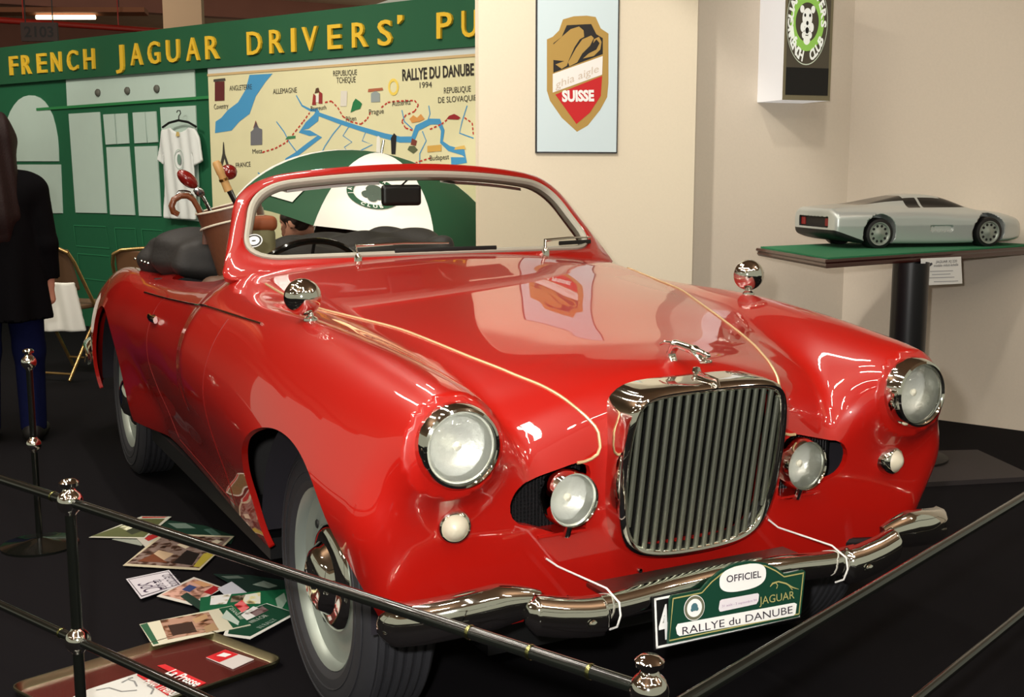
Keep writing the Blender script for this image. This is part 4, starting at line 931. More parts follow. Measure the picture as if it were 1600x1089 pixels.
tp = cy_(305, 290); club('golf_club', 'golf club with red-brown wooden head raised highest above the crook handle', tp, cy_(293, 280), in_bag(.05, -.02), MAH, (.046, .026, .03))
tp = cy_(352, 275); club('golf_club', 'golf club with dark red wooden head behind the pale wooden stick', tp, cy_(357, 269, 2.06), in_bag(-.06, .03), MAH, (.032, .034, .03))
tp = cy_(300, 304); club('golf_club', 'iron golf club with thin steel head beside the crook handle', tp, cy_(288, 303), in_bag(.06, .03), SHAFT, (.034, .016, .006))
tp = cy_(318, 306); club('golf_club', 'steel iron golf club rising just right of the red wooden head', tp, cy_(311, 300), in_bag(.03, .06), SHAFT, (.026, .018, .006))
WOODP = mat('pale_wood', (206, 160, 100), .4, noise=.12, nscale=30); WOODC = mat('crook_wood', (112, 60, 32), .3, coat=.5, noise=.2, nscale=25)
st_ = thing('wooden_stick', 'thick pale wooden stick leaning out of the golf bag', 'stick', in_bag(-.05, -.03))
b = MB(); e0, e1_ = cy_(337, 252, 1.97), cy_(357, 298, 1.97); b.tube([e0, e0+(e1_-e0)*.08, e0+(e1_-e0)*.4, e0+(e1_-e0)*.45, e1_], [.012, .0165, .0165, .0145, .0165], 16); b.build('grip', WOODP, st_)
b = MB(); b.tube([e1_, in_bag(-.05, -.03)], .008); b.build('shaft', BLACK, st_)
b = MB(); b.tube([e0+(e1_-e0)*.58, e0+(e1_-e0)*.66], .018, 16); b.build('band', mat('brass_band', (150, 110, 60), .3, 1.), st_)
ck = thing('walking_stick', 'brown wooden walking stick with curved crook handle in the golf bag', 'walking stick', in_bag(.085, -.03))
cp_ = [cy_(*p, 1.99) for p in [(279, 335), (271, 331), (268, 322), (272, 312), (282, 306), (293, 306), (302, 312), (309, 324), (318, 345)]]
b = MB(); b.tube(cp_+[in_bag(.085, -.03)], [.010, .0125, .0125, .0125, .012, .0115, .011, .0105, .010, .009], 12); b.build('crook', WOODC, ck)

# ------------------------------------------------------------------ open golf umbrella behind the car
ua = at(596, 239, 6.45); ux = RT.copy(); uz = nrm(Z3+RT*.19); ux = nrm(ux-uz*(ux@uz)); uy = np.cross(uz, ux)   # uy points away from the camera
UR, UD = .785, .40
um = thing('golf_umbrella', 'open green and white golf umbrella with a round club emblem standing behind the car', 'umbrella', A(*(ua-uz*1.45)[:2], 0))
UW = mat('umbrella_white', (232, 230, 224), .7); UG = mat('umbrella_green', (24, 76, 48), .7)
def up_(r, ph, off=0.):
    """canopy point: r 0..1 from the tip, angle ph from the camera direction"""
    h = UD*(1-math.cos(r*1.25))/(1-math.cos(1.25)); k = (ph+PI/8) % (PI/4)/(PI/4); sag = math.sin(k*PI)
    rr = UR*math.sin(r*1.25)/math.sin(1.25)*(1-.075*sag*r*r); hh = h+.035*sag*r*r-.05*sag*r**6
    ph = ph+.16; return ua+(ux*math.sin(ph)-uy*math.cos(ph))*(rr+off)-uz*hh*(1+0*off)+uz*off
for k in range(8):
    b = MB(); rs = np.linspace(.02, 1, 14); ps = np.linspace(0, 1, 9)
    G = [[up_(r, -PI/8+k*PI/4+p*PI/4*.9999+1e-5) for p in ps] for r in rs]
    b.V = [tuple(p) for row in G for p in row]; b.F = [(i*9+j, i*9+j+1, (i+1)*9+j+1, (i+1)*9+j) for i in range(13) for j in range(8)]; b.M = [0]*len(b.F)
    b.build('canopy_panel', UW if k % 2 == 0 else UG, um)
    b = MB(); b.tube([up_(r, -PI/8+k*PI/4, -.006) for r in rs], .004, 5); b.build('rib', STEEL, um)
b = MB(); b.tube([ua+uz*.07, ua-uz*((ua[2]-.02)/uz[2])], .008); b.build('shaft', STEEL, um)
def on_panel(ph0, r0, pts, off=.004):
    out_ = []
    for x, y in pts:
        ph = ph0+x/(UR*(r0+.0)); r = r0-y/.86; out_.append(up_(r, ph, off))
    return out_
b = MB()
ring0 = on_panel(-.06, .66, circ((0, 0), .088, 32)); ring1 = on_panel(-.06, .66, circ((0, 0), .115, 32)); b.strip(ring1+ring1[:1], ring0+ring0[:1]); b.build('emblem_ring', UG, um, False)
b = MB()
for c_, r_ in [((0, .02), .038), ((-.025, -.02), .025), ((.025, -.02), .025), ((0, -.045), .02)]: b.poly(on_panel(-.06, .66, circ(c_, r_, 14)))
b.build('emblem_head', mat('emblem_grey', (70, 84, 74), .7), um, False)
def panel_text(s, ph0, r0, c, rad, th0, th1, h, m_, off=.006, straight=None):
    mb = MB(); n_ = len(s)
    for i, ch in enumerate(s):
        if ch == ' ': continue
        V, F = text_mesh(ch, .03); k = h/.69; xm = (V[:, 0].min()+V[:, 0].max())/2; th = th0+(th1-th0)*(i+.5)/n_; sg = 1 if th1 < th0 else -1
        pts = []
        for v in V:
            lx, ly = (v[0]-xm)*k, v[1]*k-h/2
            pts.append((c[0]+rad*math.cos(th)+sg*(math.sin(th)*lx+math.cos(th)*ly), c[1]+rad*math.sin(th)+sg*(-math.cos(th)*lx+math.sin(th)*ly)))
        mb.add(on_panel(ph0, r0, pts, off), F)
    return mb.build('lettering', m_, um, False)
panel_text('JAGUAR DRIVERS', -.06, .66, (0, 0), .1015, R_(215), R_(-35), .018, UW); panel_text('CLUB', -.06, .66, (0, 0), .1015, R_(245), R_(300), .018, UW)
b = MB(); q = [(-.15, -.085), (.10, -.10), (.13, .06), (-.10, .075)]; n_ = 10
g_ = [[tuple(A(*q[0])*(1-i/n_)*(1-j/n_)+A(*q[1])*(i/n_)*(1-j/n_)+A(*q[2])*(i/n_)*(j/n_)+A(*q[3])*(1-i/n_)*(j/n_)) for i in range(n_+1)] for j in range(n_+1)]
PV = on_panel(-PI/4-.02, .76, [p for r_ in g_ for p in r_], .005); b.V = [tuple(p) for p in PV]; b.F = [(j*(n_+1)+i, j*(n_+1)+i+1, (j+1)*(n_+1)+i+1, (j+1)*(n_+1)+i) for j in range(n_) for i in range(n_)]; b.M = [0]*len(b.F)
b.build('white_patch', UW, um)
mb = MB(); V, F = text_mesh('Jaguar', .0, .3); sc_ = .17/(V[:, 0].max()-V[:, 0].min()); mb.add(on_panel(-PI/4-.02, .76, [((v[0])*sc_-.085, v[1]*sc_*.8-.01) for v in V], .008), F); mb.build('lettering', mat('patch_ink', (120, 116, 108), .7), um, False)

# ------------------------------------------------------------------ people
SKIN = mat('skin', (196, 140, 116), .5, spec=.3); HAIRB = mat('brown_hair', (30, 16, 15), .65, bump=.5, nscale=150, spec=.15); HAIRD = mat('dark_hair', (40, 28, 24), .5, bump=.8, nscale=150)
COAT = mat('black_coat', (9, 8, 10), .9, noise=.2, nscale=60, spec=.05); JEANS = mat('blue_denim', (16, 20, 52), .9, noise=.2, nscale=80, spec=.05); SHOE = mat('dark_shoe', (20, 17, 16), .5)
def hand(P, w_, dirn, palm_n, s=1.):
    """relaxed hand: wrist w_, pointing dirn, palm facing palm_n"""
    d = nrm(dirn); n_ = nrm(palm_n-d*(np.asarray(palm_n)@d)); sd_ = np.cross(d, n_)
    L = lambda a, b_, c: w_+(d*a+sd_*b_+n_*c)*s
    f = cap(P, L(0, 0, 0), L(.07, 0, .0), .022*s, .030*s); 
    for i, (o_, ln) in enumerate([(-.028, .068), (-.010, .078), (.009, .074), (.027, .058)]):
        a_, b_, c = L(.075, o_, 0), L(.075+ln*.5, o_*1.1, .008), L(.075+ln*.95, o_*1.1, .032)
        f = smin(f, smin(cap(P, a_, b_, .0095*s, .0085*s), cap(P, b_, c, .0085*s, .007*s), .004), .006)
    a_, b_, c = L(.02, -.022, .005), L(.055, -.048, .015), L(.085, -.050, .028)
    return smin(f, smin(cap(P, a_, b_, .012*s, .010*s), cap(P, b_, c, .010*s, .008*s), .005), .008)
def head_f(P, c, fwd_, up__):
    f_ = nrm(fwd_); u_ = nrm(up__-f_*(np.asarray(up__)@f_)); s_ = np.cross(f_, u_); q = np.stack([(P-c)@s_, (P-c)@f_, (P-c)@u_], 1); qs = np.stack([np.abs(q[:, 0]), q[:, 1], q[:, 2]], 1)
    d = ell(q, (0, -.005, .02), (.075, .095, .10)); d = smin(d, ell(q, (0, .025, -.055), (.055, .065, .065)), .04)
    d = smin(d, cap(q, (0, .085, .015), (0, .112, -.022), .010, .014), .012)          # nose
    d = smin(d, ell(qs, (.014, .088, -.058), (.016, .010, .006)), .006)               # lips
    d = smin(d, ell(q, (0, .072, -.098), (.022, .022, .018)), .02)                     # chin
    d = np.maximum(d, -ell(qs, (.032, .100, .018), (.016, .014, .010)))               # eye sockets
    d = smin(d, ell(qs, (.031, .083, .018), (.013, .012, .011)), .003)
    d = smin(d, ell(qs, (.078, -.005, -.005), (.010, .022, .032)), .008)              # ears
    return d
# woman standing at the left edge, back turned, long brown hair
wp = at(-8, 266.5, 5.55); wx, wy = wp[0], wp[1]; wf = nrm(A(.25, 1, 0)); wr = nrm(np.cross(wf, Z3)); WO = A(wx, wy, 0)
def wl(a, f_, z): return WO+wr*a+wf*f_+Z3*z*.972
pw = thing('person', 'person with long brown hair, black coat and blue jeans, back turned, at the left edge', 'person', WO)
WH = wl(0, .02, 1.47)
def w_body(P):
    d = cap(P, wl(0, 0, .86), wl(0, 0, 1.16), .135, .15); d = smin(d, cap(P, wl(-.13, 0, 1.24), wl(.13, 0, 1.24), .075), .08); d = smin(d, cap(P, wl(0, .0, 1.25), wl(0, .02, 1.42), .05, .05), .04)
    d = smin(d, head_f(P, WH, wf, Z3), .03)
    for s_ in (-1, 1):
        d = smin(d, cap(P, wl(s_*.165, 0, 1.24), wl(s_*.20, -.01, .98), .052, .042), .04); d = smin(d, cap(P, wl(s_*.20, -.01, .98), wl(s_*.205, .03, .775), .041, .027), .02)
        d = smin(d, hand(P, wl(s_*.205, .03, .77), A(0, 0, -1)+wf*.12, -wr*s_, .92), .01)
        d = smin(d, cap(P, wl(s_*.085, 0, .82), wl(s_*.10, .02, .46), .085, .058), .05); d = smin(d, cap(P, wl(s_*.10, .02, .46), wl(s_*.105, -.01, .09), .056, .038), .03)
        d = smin(d, cap(P, wl(s_*.105, -.03, .05), wl(s_*.115, .15, .03), .04, .03), .02)
    return d
sdf_obj('body', w_body, (wx-.42, wy-.35, 0), (wx+.42, wy+.40, 1.62), .0135, SKIN, pw)
def w_coat(P):
    z = P[:, 2]; fl_ = .02*np.sin(np.arctan2((P-WO)@wf, (P-WO)@wr)*7)*np.clip((1.0-z)/.4, 0, 1)
    d = cap(P, wl(0, 0, .62), wl(0, 0, 1.16), .215, .165)+fl_; d = smin(d, cap(P, wl(-.13, 0, 1.24), wl(.13, 0, 1.24), .09), .08)
    d = np.maximum(d, .60-z)
    for s_ in (-1, 1): d = smin(d, np.maximum(smin(cap(P, wl(s_*.165, 0, 1.24), wl(s_*.205, -.01, .98), .068, .056), cap(P, wl(s_*.205, -.01, .98), wl(s_*.21, .03, .77), .056, .048), .02), .785-z), .02)
    d = np.maximum(d, z-1.335)
    return d
sdf_obj('coat', w_coat, (wx-.42, wy-.40, .58), (wx+.42, wy+.40, 1.36), .0145, COAT, pw)
def w_jeans(P):
    d = cap(P, wl(0, 0, .80), wl(0, 0, .90), .15)
    for s_ in (-1, 1): d = smin(d, smin(cap(P, wl(s_*.085, 0, .82), wl(s_*.10, .02, .46), .096, .072), cap(P, wl(s_*.10, .02, .46), wl(s_*.105, -.01, .08), .07, .06), .03), .03)
    return np.maximum(d, .055-P[:, 2])
sdf_obj('jeans', w_jeans, (wx-.36, wy-.30, .02), (wx+.36, wy+.35, 1.08), .0145, JEANS, pw)
def w_hair(P):
    wob = .006*np.sin(P[:, 0]*90+P[:, 2]*8)
    d = ell(P, WH+Z3*.03-wf*.015, (.098, .112, .115)); d = smin(d, cap(P, WH-wf*.04-Z3*.02, wl(0, -.105, 1.12), .105, .115), .05); d = smin(d, cap(P, wl(-.03, -.13, 1.15), wl(.02, -.14, 1.02), .09, .05), .05)
    return np.maximum(d, -np.maximum(ell(P, WH+wf*.10-Z3*.02, (.07, .09, .11)), -.5))+wob
sdf_obj('hair', w_hair, (wx-.25, wy-.30, .94), (wx+.25, wy+.25, 1.64), .0125, HAIRB, pw)
for s_ in (-1, 1):
    f = lambda P, s_=s_: np.maximum(smin(cap(P, wl(s_*.105, -.04, .045), wl(s_*.118, .17, .03), .047, .035), cap(P, wl(s_*.105, -.02, .05), wl(s_*.105, -.015, .10), .048), .02), .0-P[:, 2])
    c_ = wl(s_*.11, .06, 0); sdf_obj('shoe', f, c_-A(.2, .2, .004), c_+A(.2, .22, .17), .011, SHOE, pw)
# person bending down behind the car
ph = at(458, 348, 7.2); bf = nrm(-RT*A(1, 1, 0)); bs = nrm(np.cross(bf, Z3))
BO = A(ph[0], ph[1], 0)-bf*.62
def bl(f_, a, z): return BO+bf*f_+bs*a+Z3*z
pb = thing('person', 'person with short dark hair bending down in dark jacket behind the car', 'person', BO)
BH = bl(.62, 0, ph[2]); hd = nrm(bf-Z3*.35)
def b_limbs(P, g=0., legs=True, arms=True):
    d = cap(P, bl(.0, 0, .90), bl(.30, 0, .93), .135+g, .14+g); d = smin(d, cap(P, bl(.38, -.14, .92), bl(.38, .14, .92), .07+g), .08)
    return d
def b_body(P):
    d = b_limbs(P); d = smin(d, cap(P, bl(.42, 0, .93), BH-bf*.05-Z3*.03, .052), .04); d = smin(d, head_f(P, BH, hd, Z3), .03)
    for s_ in (-1, 1):
        d = smin(d, cap(P, bl(.38, s_*.17, .90), bl(.43, s_*.2, .64), .05, .04), .04); d = smin(d, cap(P, bl(.43, s_*.2, .64), bl(.55, s_*.17, .44), .04, .027), .02); d = smin(d, hand(P, bl(.555, s_*.168, .432), bf*.5-Z3, -bs*s_), .01)
        d = smin(d, cap(P, bl(-.02, s_*.09, .86), bl(.04, s_*.10, .47), .09, .06), .05); d = smin(d, cap(P, bl(.04, s_*.10, .47), bl(-.03, s_*.11, .08), .058, .04), .03); d = smin(d, cap(P, bl(-.05, s_*.11, .05), bl(.14, s_*.12, .03), .042, .03), .02)
    return d
lo = np.minimum(bl(-.3, -.4, 0), bl(.9, .4, 0)); hi_ = np.maximum(bl(-.3, -.4, 0), bl(.9, .4, 0))
sdf_obj('body', b_body, (lo[0], lo[1], 0), (hi_[0], hi_[1], 1.14), .0135, SKIN, pb)
def b_coat(P):
    d = b_limbs(P, .02)
    for s_ in (-1, 1): d = smin(d, smin(cap(P, bl(.38, s_*.17, .90), bl(.43, s_*.2, .64), .066, .055), cap(P, bl(.43, s_*.2, .64), bl(.54, s_*.172, .46), .055, .043), .02), .03)
    return d
sdf_obj('jacket', b_coat, (lo[0], lo[1], .36), (hi_[0], hi_[1], 1.14), .0145, COAT, pb)
def b_tr(P):
    d = cap(P, bl(-.02, -.05, .86), bl(-.02, .05, .86), .13)
    for s_ in (-1, 1): d = smin(d, smin(cap(P, bl(-.02, s_*.09, .86), bl(.04, s_*.10, .47), .10, .075), cap(P, bl(.04, s_*.10, .47), bl(-.03, s_*.11, .07), .073, .062), .03), .03)
    return np.maximum(d, .05-P[:, 2])
sdf_obj('trousers', b_tr, (lo[0], lo[1], .02), (hi_[0], hi_[1], 1.05), .0145, mat('dark_trousers', (24, 24, 30), .85), pb)
def b_hair(P):
    d = ell(P, BH-hd*.02+Z3*.035, (.09, .10, .095)); d = smin(d, ell(P, BH-hd*.06-Z3*.01, (.075, .075, .08)), .03)
    return np.maximum(d, -ell(P, BH+hd*.085-Z3*.03, (.07, .07, .085)))+.005*np.sin(P[:, 0]*80)*np.sin(P[:, 2]*70)
sdf_obj('hair', b_hair, BH-.2, BH+.2, .011, HAIRD, pb)
b = MB(); b.tube([bl(.47, 0, .945)+(bs*math.cos(t)+Z3*math.sin(t))*.058 for t in np.linspace(0, 2*PI, 25)], .014, 8, False); b.build('collar', UW, pb)
for s_ in (-1, 1):
    f = lambda P, s_=s_: np.maximum(smin(cap(P, bl(-.05, s_*.11, .045), bl(.15, s_*.12, .03), .05, .036), cap(P, bl(-.03, s_*.11, .05), bl(-.03, s_*.11, .1), .05), .02), -P[:, 2])
    c_ = bl(.05, s_*.11, 0); sdf_obj('shoe', f, c_-A(.22, .22, .004), c_+A(.22, .22, .17), .011, SHOE, pb)

# ------------------------------------------------------------------ folding chairs, cloth, T-shirt
GOLDM = mat('chair_gold', (176, 144, 92), .3, .8); CHB = mat('chair_brown', (92, 66, 44), .6)
def folding_chair(label, loc, rz, back_m, seat_m, grp):
    t = thing('folding_chair', label, 'chair', (0, 0, 0), grp)
    for s_ in (-1, 1):
        b = MB(); b.tube([(s_*.20, -.24, .012), (s_*.20, .02, .44), (s_*.195, .20, .74), (s_*.18, .235, .80)], .011, 10); b.build('leg', GOLDM, t)
        b = MB(); b.tube([(s_*.175, .28, .012), (s_*.175, -.02, .40), (s_*.175, -.10, .45)], .010, 10); b.build('leg', GOLDM, t)
    b = MB(); b.tube([(-.18, .235, .80), (-.13, .25, .825), (0, .255, .835), (.13, .25, .825), (.18, .235, .80)], .011, 10); b.build('back_frame', GOLDM, t)
    b = MB(); b.tube([(-.20, -.20, .075), (.20, -.20, .075)], .008); b.build('stretcher', GOLDM, t); b = MB(); b.tube([(-.175, .25, .05), (.175, .25, .05)], .008); b.build('stretcher', GOLDM, t)
    V, Q = surfnet(lambda P: rbox(P, (0, 0, 0), (.19, .19, .014), .012)+0*P[:, 0], (-.22, -.22, -.03), (.22, .22, .03), .012); V[:, 2] += .455; V[:, 1] -= .02; obj('seat', V, Q, seat_m, t)
    V, Q = surfnet(lambda P: rbox(P, (0, 0, 0), (.175, .012, .13), .012), (-.21, -.03, -.16), (.21, .03, .16), .012); V[:, 1] += .205+V[:, 2]*.35+.03*(V[:, 0]/.17)**2*-1; V[:, 2] += .69; obj('backrest', V, Q, back_m, t)
    t.location = loc; t.rotation_euler = (0, 0, rz); return t
g1 = hit(128, 590, (0, 0, 0), (0, 0, 1))
folding_chair('gold framed folding chair draped with a white cloth, left of the car tail', A(g1[0]-.02, g1[1]+.15, 0), 2.35, CHB, CHB, 'folding chairs behind the car')
g2 = at(232, 266.5, 7.3); folding_chair('folding chair behind the soft top, only its brown back showing', A(g2[0], g2[1], 0), 2.75, mat('chair_back_brown', (112, 78, 50), .6), CHB, 'folding chairs behind the car')
cq = at(98, 480, 6.95)
def cloth_f(P):
    q = np.stack([(P-cq)@RT, (P-cq)@nrm(A(FW[0], FW[1], 0)), (P-cq)[:, 2]], 1); wv = .015*np.sin(q[:, 0]*45+q[:, 2]*6)
    wdt = .075+.05*np.clip((.14-q[:, 2])/.28, 0, 1)
    return smax(np.maximum(np.abs(q[:, 0]-.02*0)-wdt, np.abs(q[:, 2])-.145), np.abs(q[:, 1]+wv)-.014, .012)
sdf_obj('white_cloth', cloth_f, cq-.22, cq+.22, .011, mat('white_linen', (214, 212, 204), .8)); tag(bpy.data.objects['white_cloth'], 'white cloth hanging over the gold folding chair left of the car', 'cloth')
def sd_poly(q, P):
    P = np.array(P, float); d = np.full(len(q), 1e9); s_ = np.ones(len(q))
    for i in range(len(P)):
        a, b_ = P[i], P[i-1]; e = b_-a; w_ = q-a; bb = w_-e*np.clip((w_@e)/(e@e), 0, 1)[:, None]; d = np.minimum(d, (bb**2).sum(1))
        c1 = q[:, 1] >= a[1]; c2 = q[:, 1] < b_[1]; c3 = e[0]*w_[:, 1] > e[1]*w_[:, 0]; al = (c1 & c2 & c3) | (~c1 & ~c2 & ~c3); s_[al] *= -1
    return s_*np.sqrt(d)
TP = Plane(LW.P(0, 0, .065), LW.u, LW.v); tpoly = [TP.pix(*p) for p in [(254, 203), (266, 199), (275, 206), (286, 206), (294, 199), (304, 200), (311, 216), (316, 252), (304, 260), (302, 240), (305, 300), (306, 344), (257, 341), (257, 300), (258, 240), (255, 258), (247, 250), (250, 220)]]
def shirt(P):
    q = P-TP.O; uv = np.stack([q@TP.u, q@TP.v], 1); wv = .006*np.sin(uv[:, 0]*55+uv[:, 1]*7)
    return smax(sd_poly(uv, tpoly), np.abs(q@TP.n+wv)-.012, .014)
pts = np.array([TP.P(u_, v_, w_) for u_, v_ in tpoly for w_ in (-.04, .04)])
tsh = thing('t_shirt', 'white T-shirt with a small grey-green chest print on a hanger by the map', 't-shirt', TP.P(*TP.pix(281, 343)))
sdf_obj('shirt', shirt, pts.min(0)-.02, pts.max(0)+.02, .0125, mat('shirt_white', (226, 230, 228), .85), tsh)
b = MB(); c_ = TP.pix(283, 249); pl_poly(b, TP, circ(c_, .022, 14, .04), .020); o = b.build('chest_print', mat('print_green', (120, 150, 136), .8), tsh, False)
b = MB(); pl_ring(b, TP, c_, .05, .056, .020, 1.35); b.build('print_ring', mat('print_pale', (186, 200, 192), .8), tsh, False)
b = MB(); pix_poly(b, TP, [(278, 213), (284, 213), (283, 206), (279, 206)], .020); b.build('neck_label', mat('neck_tan', (206, 180, 110), .7), tsh, False)
hg = thing('coat_hanger', 'dark coat hanger carrying the white T-shirt on the painted shopfront', 'hanger', TP.P(*TP.pix(281, 190)))
b = MB(); b.tube([TP.P(*TP.pix(*p), .01) for p in [(256, 199), (266, 192), (281, 188), (296, 191), (308, 198)]], .009, 8); b.build('bar', BLACK, hg)
b = MB(); b.tube([TP.P(*TP.pix(*p), .01) for p in [(281, 188), (281, 182), (284, 177), (283, 173), (279, 173), (278, 176)]], .004, 6); b.build('hook', BLACK, hg)

# ------------------------------------------------------------------ display table with the silver model car
TZ = .936
def tz(px, py, z=TZ): return hit(px, py, (0, 0, z), (0, 0, 1))
WOODD = mat('dark_mahogany', (58, 22, 18), .3, coat=.6, noise=.2, nscale=12); FELT = mat('green_felt', (30, 112, 72), .9)
tb = thing('pedestal_table', 'dark wood display table with green felt top on a black round pillar', 'table', (2.41, 1.19, 0))
ct = [tz(1182, 387.5), tz(1290, 406), tz(1628, 384), tz(1450, 375.3)]
ct = [A(p[0], p[1], TZ) for p in ct]
b = MB(); cen = np.mean(ct, 0)
rim = [cen+(p-cen)*k+Z3*dz for k, dz in [(.965, .0), (.985, .0015), (1.0, .0), (1.005, -.010), (.99, -.018), (.995, -.026), (.985, -.036), (.93, -.036)] for p in ct]
b.V = [tuple(p) for p in rim]; b.F = [(k*4+j, (k+1)*4+j, (k+1)*4+(j+1) % 4, k*4+(j+1) % 4) for k in range(7) for j in range(4)]+[(28, 29, 30, 31)]; b.M = [0]*len(b.F); b.build('tabletop', WOODD, tb, True, sharp=30)
b = MB(); b.poly([cen+(p-cen)*.97+Z3*.001 for p in ct][::-1], .006, -Z3); b.build('felt_top', FELT, tb, False)
b = MB(); b.lathe([(.078, .03), (.078, .90)], (2.41, 1.19, 0), Z3, 36); b.build('pillar', mat('pillar_black', (16, 16, 20), .35), tb)
bp = [hit(*p, (0, 0, 0), (0, 0, 1)) for p in [(1350, 766), (1606, 752), (1600, 743), (1527, 709), (1400, 712)]]
b = MB(); b.poly([p+Z3*.02 for p in bp][::1], .02, Z3); b.build('base_plate', mat('base_grey', (44, 38, 40), .6), tb, False)
b = MB(); b.lathe([(.20, .02), (.20, .03), (.08, .05), (.078, .06)], (2.41, 1.19, 0), Z3, 36); b.build('pillar_foot', BLACK, tb)
fd = nrm((ct[2]-ct[1])); CP = Plane(ct[1]-Z3*.03, fd, Z3); CP = Plane(CP.P(0, 0, .012), fd, Z3)
cpx = [CP.pix(*p) for p in [(1440, 446), (1503, 443), (1501, 401), (1439, 404)]]
cdt = thing('label_card', 'white printed card hanging under the front edge of the model car table', 'card', CP.P(*cpx[0]))
b = MB(); b.poly([CP.P(*p, .002) for p in cpx], .003, CP.n); b.build('card', WHITE, cdt, False)
GI_ = mat('card_ink', (70, 70, 80), .7)
pix_text('JAGUAR XJ 220', CP, (1461, 411), (1494, 409.5), 407, GI_, cdt, off=.004); pix_text('modèle réduit échelle', CP, (1458, 417), (1496, 415), 413, GI_, cdt, off=.004)
for y_, x0_, x1_ in [(424, 1452, 1488), (429, 1455, 1484), (434, 1450, 1490), (440, 1458, 1496)]:
    b = MB(); pix_line(b, CP, [(x0_, y_), (x1_, y_-1.2)], 1., .004); b.build('text_line', mat('card_ink_pale', (150, 150, 158), .7), cdt, False)
b = MB(); pix_poly(b, CP, [(1443, 413), (1446, 410), (1450, 412), (1455, 410), (1456, 413), (1451, 417), (1447, 417)], .004); b.build('crest', GI_, cdt, False)
# model car in its own frame: l along (nose +), s sideways (towards viewer +), h up
r0_, f0_ = tz(1367, 389, TZ+.002), tz(1537, 386, TZ+.002)
ml = nrm((f0_-r0_)*A(1, 1, 0)); ms = nrm(np.cross(ml, Z3)); WB = np.linalg.norm((f0_-r0_)[:2]); k_ = WB/.53
MO = (r0_+f0_)/2-ms*.155*k_; MO[2] = TZ+.002
def mloc(P): q = P-MO; return np.stack([q@ml, q@ms, q@Z3], 1)/k_
def mw(l, s_, h): return MO+(ml*l+ms*s_+Z3*h)*k_
mc_ = thing('model_car', 'silver scale model of a low mid-engined sports car on green felt', 'model car', MO)
m_top = spl([(-.56, .166), (-.48, .170), (-.44, .173), (-.36, .178), (-.2, .176), (0, .170), (.12, .163), (.26, .158), (.36, .145), (.44, .120), (.50, .085), (.56, .05)])
m_roof = spl([(-.56, .10), (-.40, .168), (-.30, .183), (-.18, .207), (-.06, .226), (.02, .2265), (.10, .212), (.2, .17), (.28, .13), (.56, .02)])
m_w = spl([(-.56, .17), (-.44, .190), (-.3, .197), (-.15, .188), (0, .184), (.15, .189), (.27, .192), (.38, .178), (.46, .14), (.52, .08)])
m_bot = spl([(-.56, .070), (-.48, .060), (-.42, .040), (-.36, .028), (-.25, .024), (.3, .024), (.42, .03), (.52, .045)])
def model_f(P):
    q = mloc(P); l, s_, h = q[:, 0], np.abs(q[:, 1]), q[:, 2]
    wd_ = m_w(l)-.012*np.clip((.10-h)/.08, 0, 1)-.4*np.maximum(h-.155, 0)
    d = smax(h-m_top(l)+.9*np.maximum(s_-.13, 0)**1.3, s_-wd_, .026); d = smax(d, m_bot(l)-h, .02); d = smax(d, l-.490+.9*s_**2+.25*np.maximum(h-.06, 0), .03); d = smax(d, -.478-l+.25*s_**2, .02)
    roof = smax(smax(h-m_roof(l), s_-(.150-1.05*np.maximum(h-.15, 0)), .03), .1-h, .01); roof = smax(roof, np.abs(l+.05)-.38, .02)
    d = smin(d, roof, .018)
    for l0 in (-.265, .265): d = np.maximum(d, -np.maximum(np.hypot(l-l0, h-.068)-.079, .11-s_))
    d = np.maximum(d, -np.maximum(rbox(q*A(1, 1, 1), (.035, 0, .085), (.055, .3, .012), .010), .176-s_))
    d = np.maximum(d, -np.maximum(rbox(q, (-.47, 0, .113), (.02, .125, .021), .006), l+.462))
    return d*k_
cs = [mw(l, s_, h) for l in (-.52, .55) for s_ in (-.24, .24) for h in (.0, .25)]
MV, MQ = surfnet(model_f, np.min(cs, 0), np.max(cs, 0), .0065*k_, 2); MT = tri(MQ)
SILV = mat('silver_paint', (196, 202, 200), .32, .45, coat=.5); TINT = mat('tinted_glass', (10, 9, 9), .08, spec=.4); MBLK = mat('model_black', (12, 12, 14), .5)
q = mloc(MV)
ho = q[:, 2]-m_top(q[:, 0])
gwin = np.maximum(np.maximum(.172-q[:, 2], q[:, 2]-.2185+.012*np.clip(q[:, 0]*10, -1, 1)), np.maximum(q[:, 0]-.185, -.105-q[:, 0]))
gwin = np.maximum(gwin, .08-np.abs(q[:, 1])); gwin = np.maximum(gwin, .006-np.abs(q[:, 0]+.035))
MV, Twin, MT = split(MV, MT, gwin)
q = mloc(MV); gws = np.maximum(np.maximum(.08-q[:, 0], q[:, 0]-.215), np.maximum(np.abs(q[:, 1])-.118, .160-q[:, 2])); MV, Tws, MT = split(MV, MT, gws)
q = mloc(MV); grw = np.maximum(np.maximum(-.34-q[:, 0], q[:, 0]+.10), np.maximum(np.abs(q[:, 1])-.095, .184-q[:, 2])); MV, Trw, MT = split(MV, MT, grw)
q = mloc(MV); gdf = np.maximum(q[:, 0]+.30, q[:, 2]-.082+.34*np.maximum(q[:, 0]+.47, 0)); MV, Tdf, MT = split(MV, MT, gdf)
q = mloc(MV); grc = np.maximum(np.abs(q[:, 1])-.127, np.maximum(np.abs(q[:, 2]-.113)-.0225, q[:, 0]+.445)); MV, Trc, MT = split(MV, MT, grc)
def piece(name, T, m_):
    u, inv = np.unique(T, return_inverse=True); V = MV[u]; g = grad(model_f, V); return obj(name, V, inv.reshape(-1, 3), m_, mc_, True, N=g/np.maximum(np.linalg.norm(g, axis=1), 1e-9)[:, None])
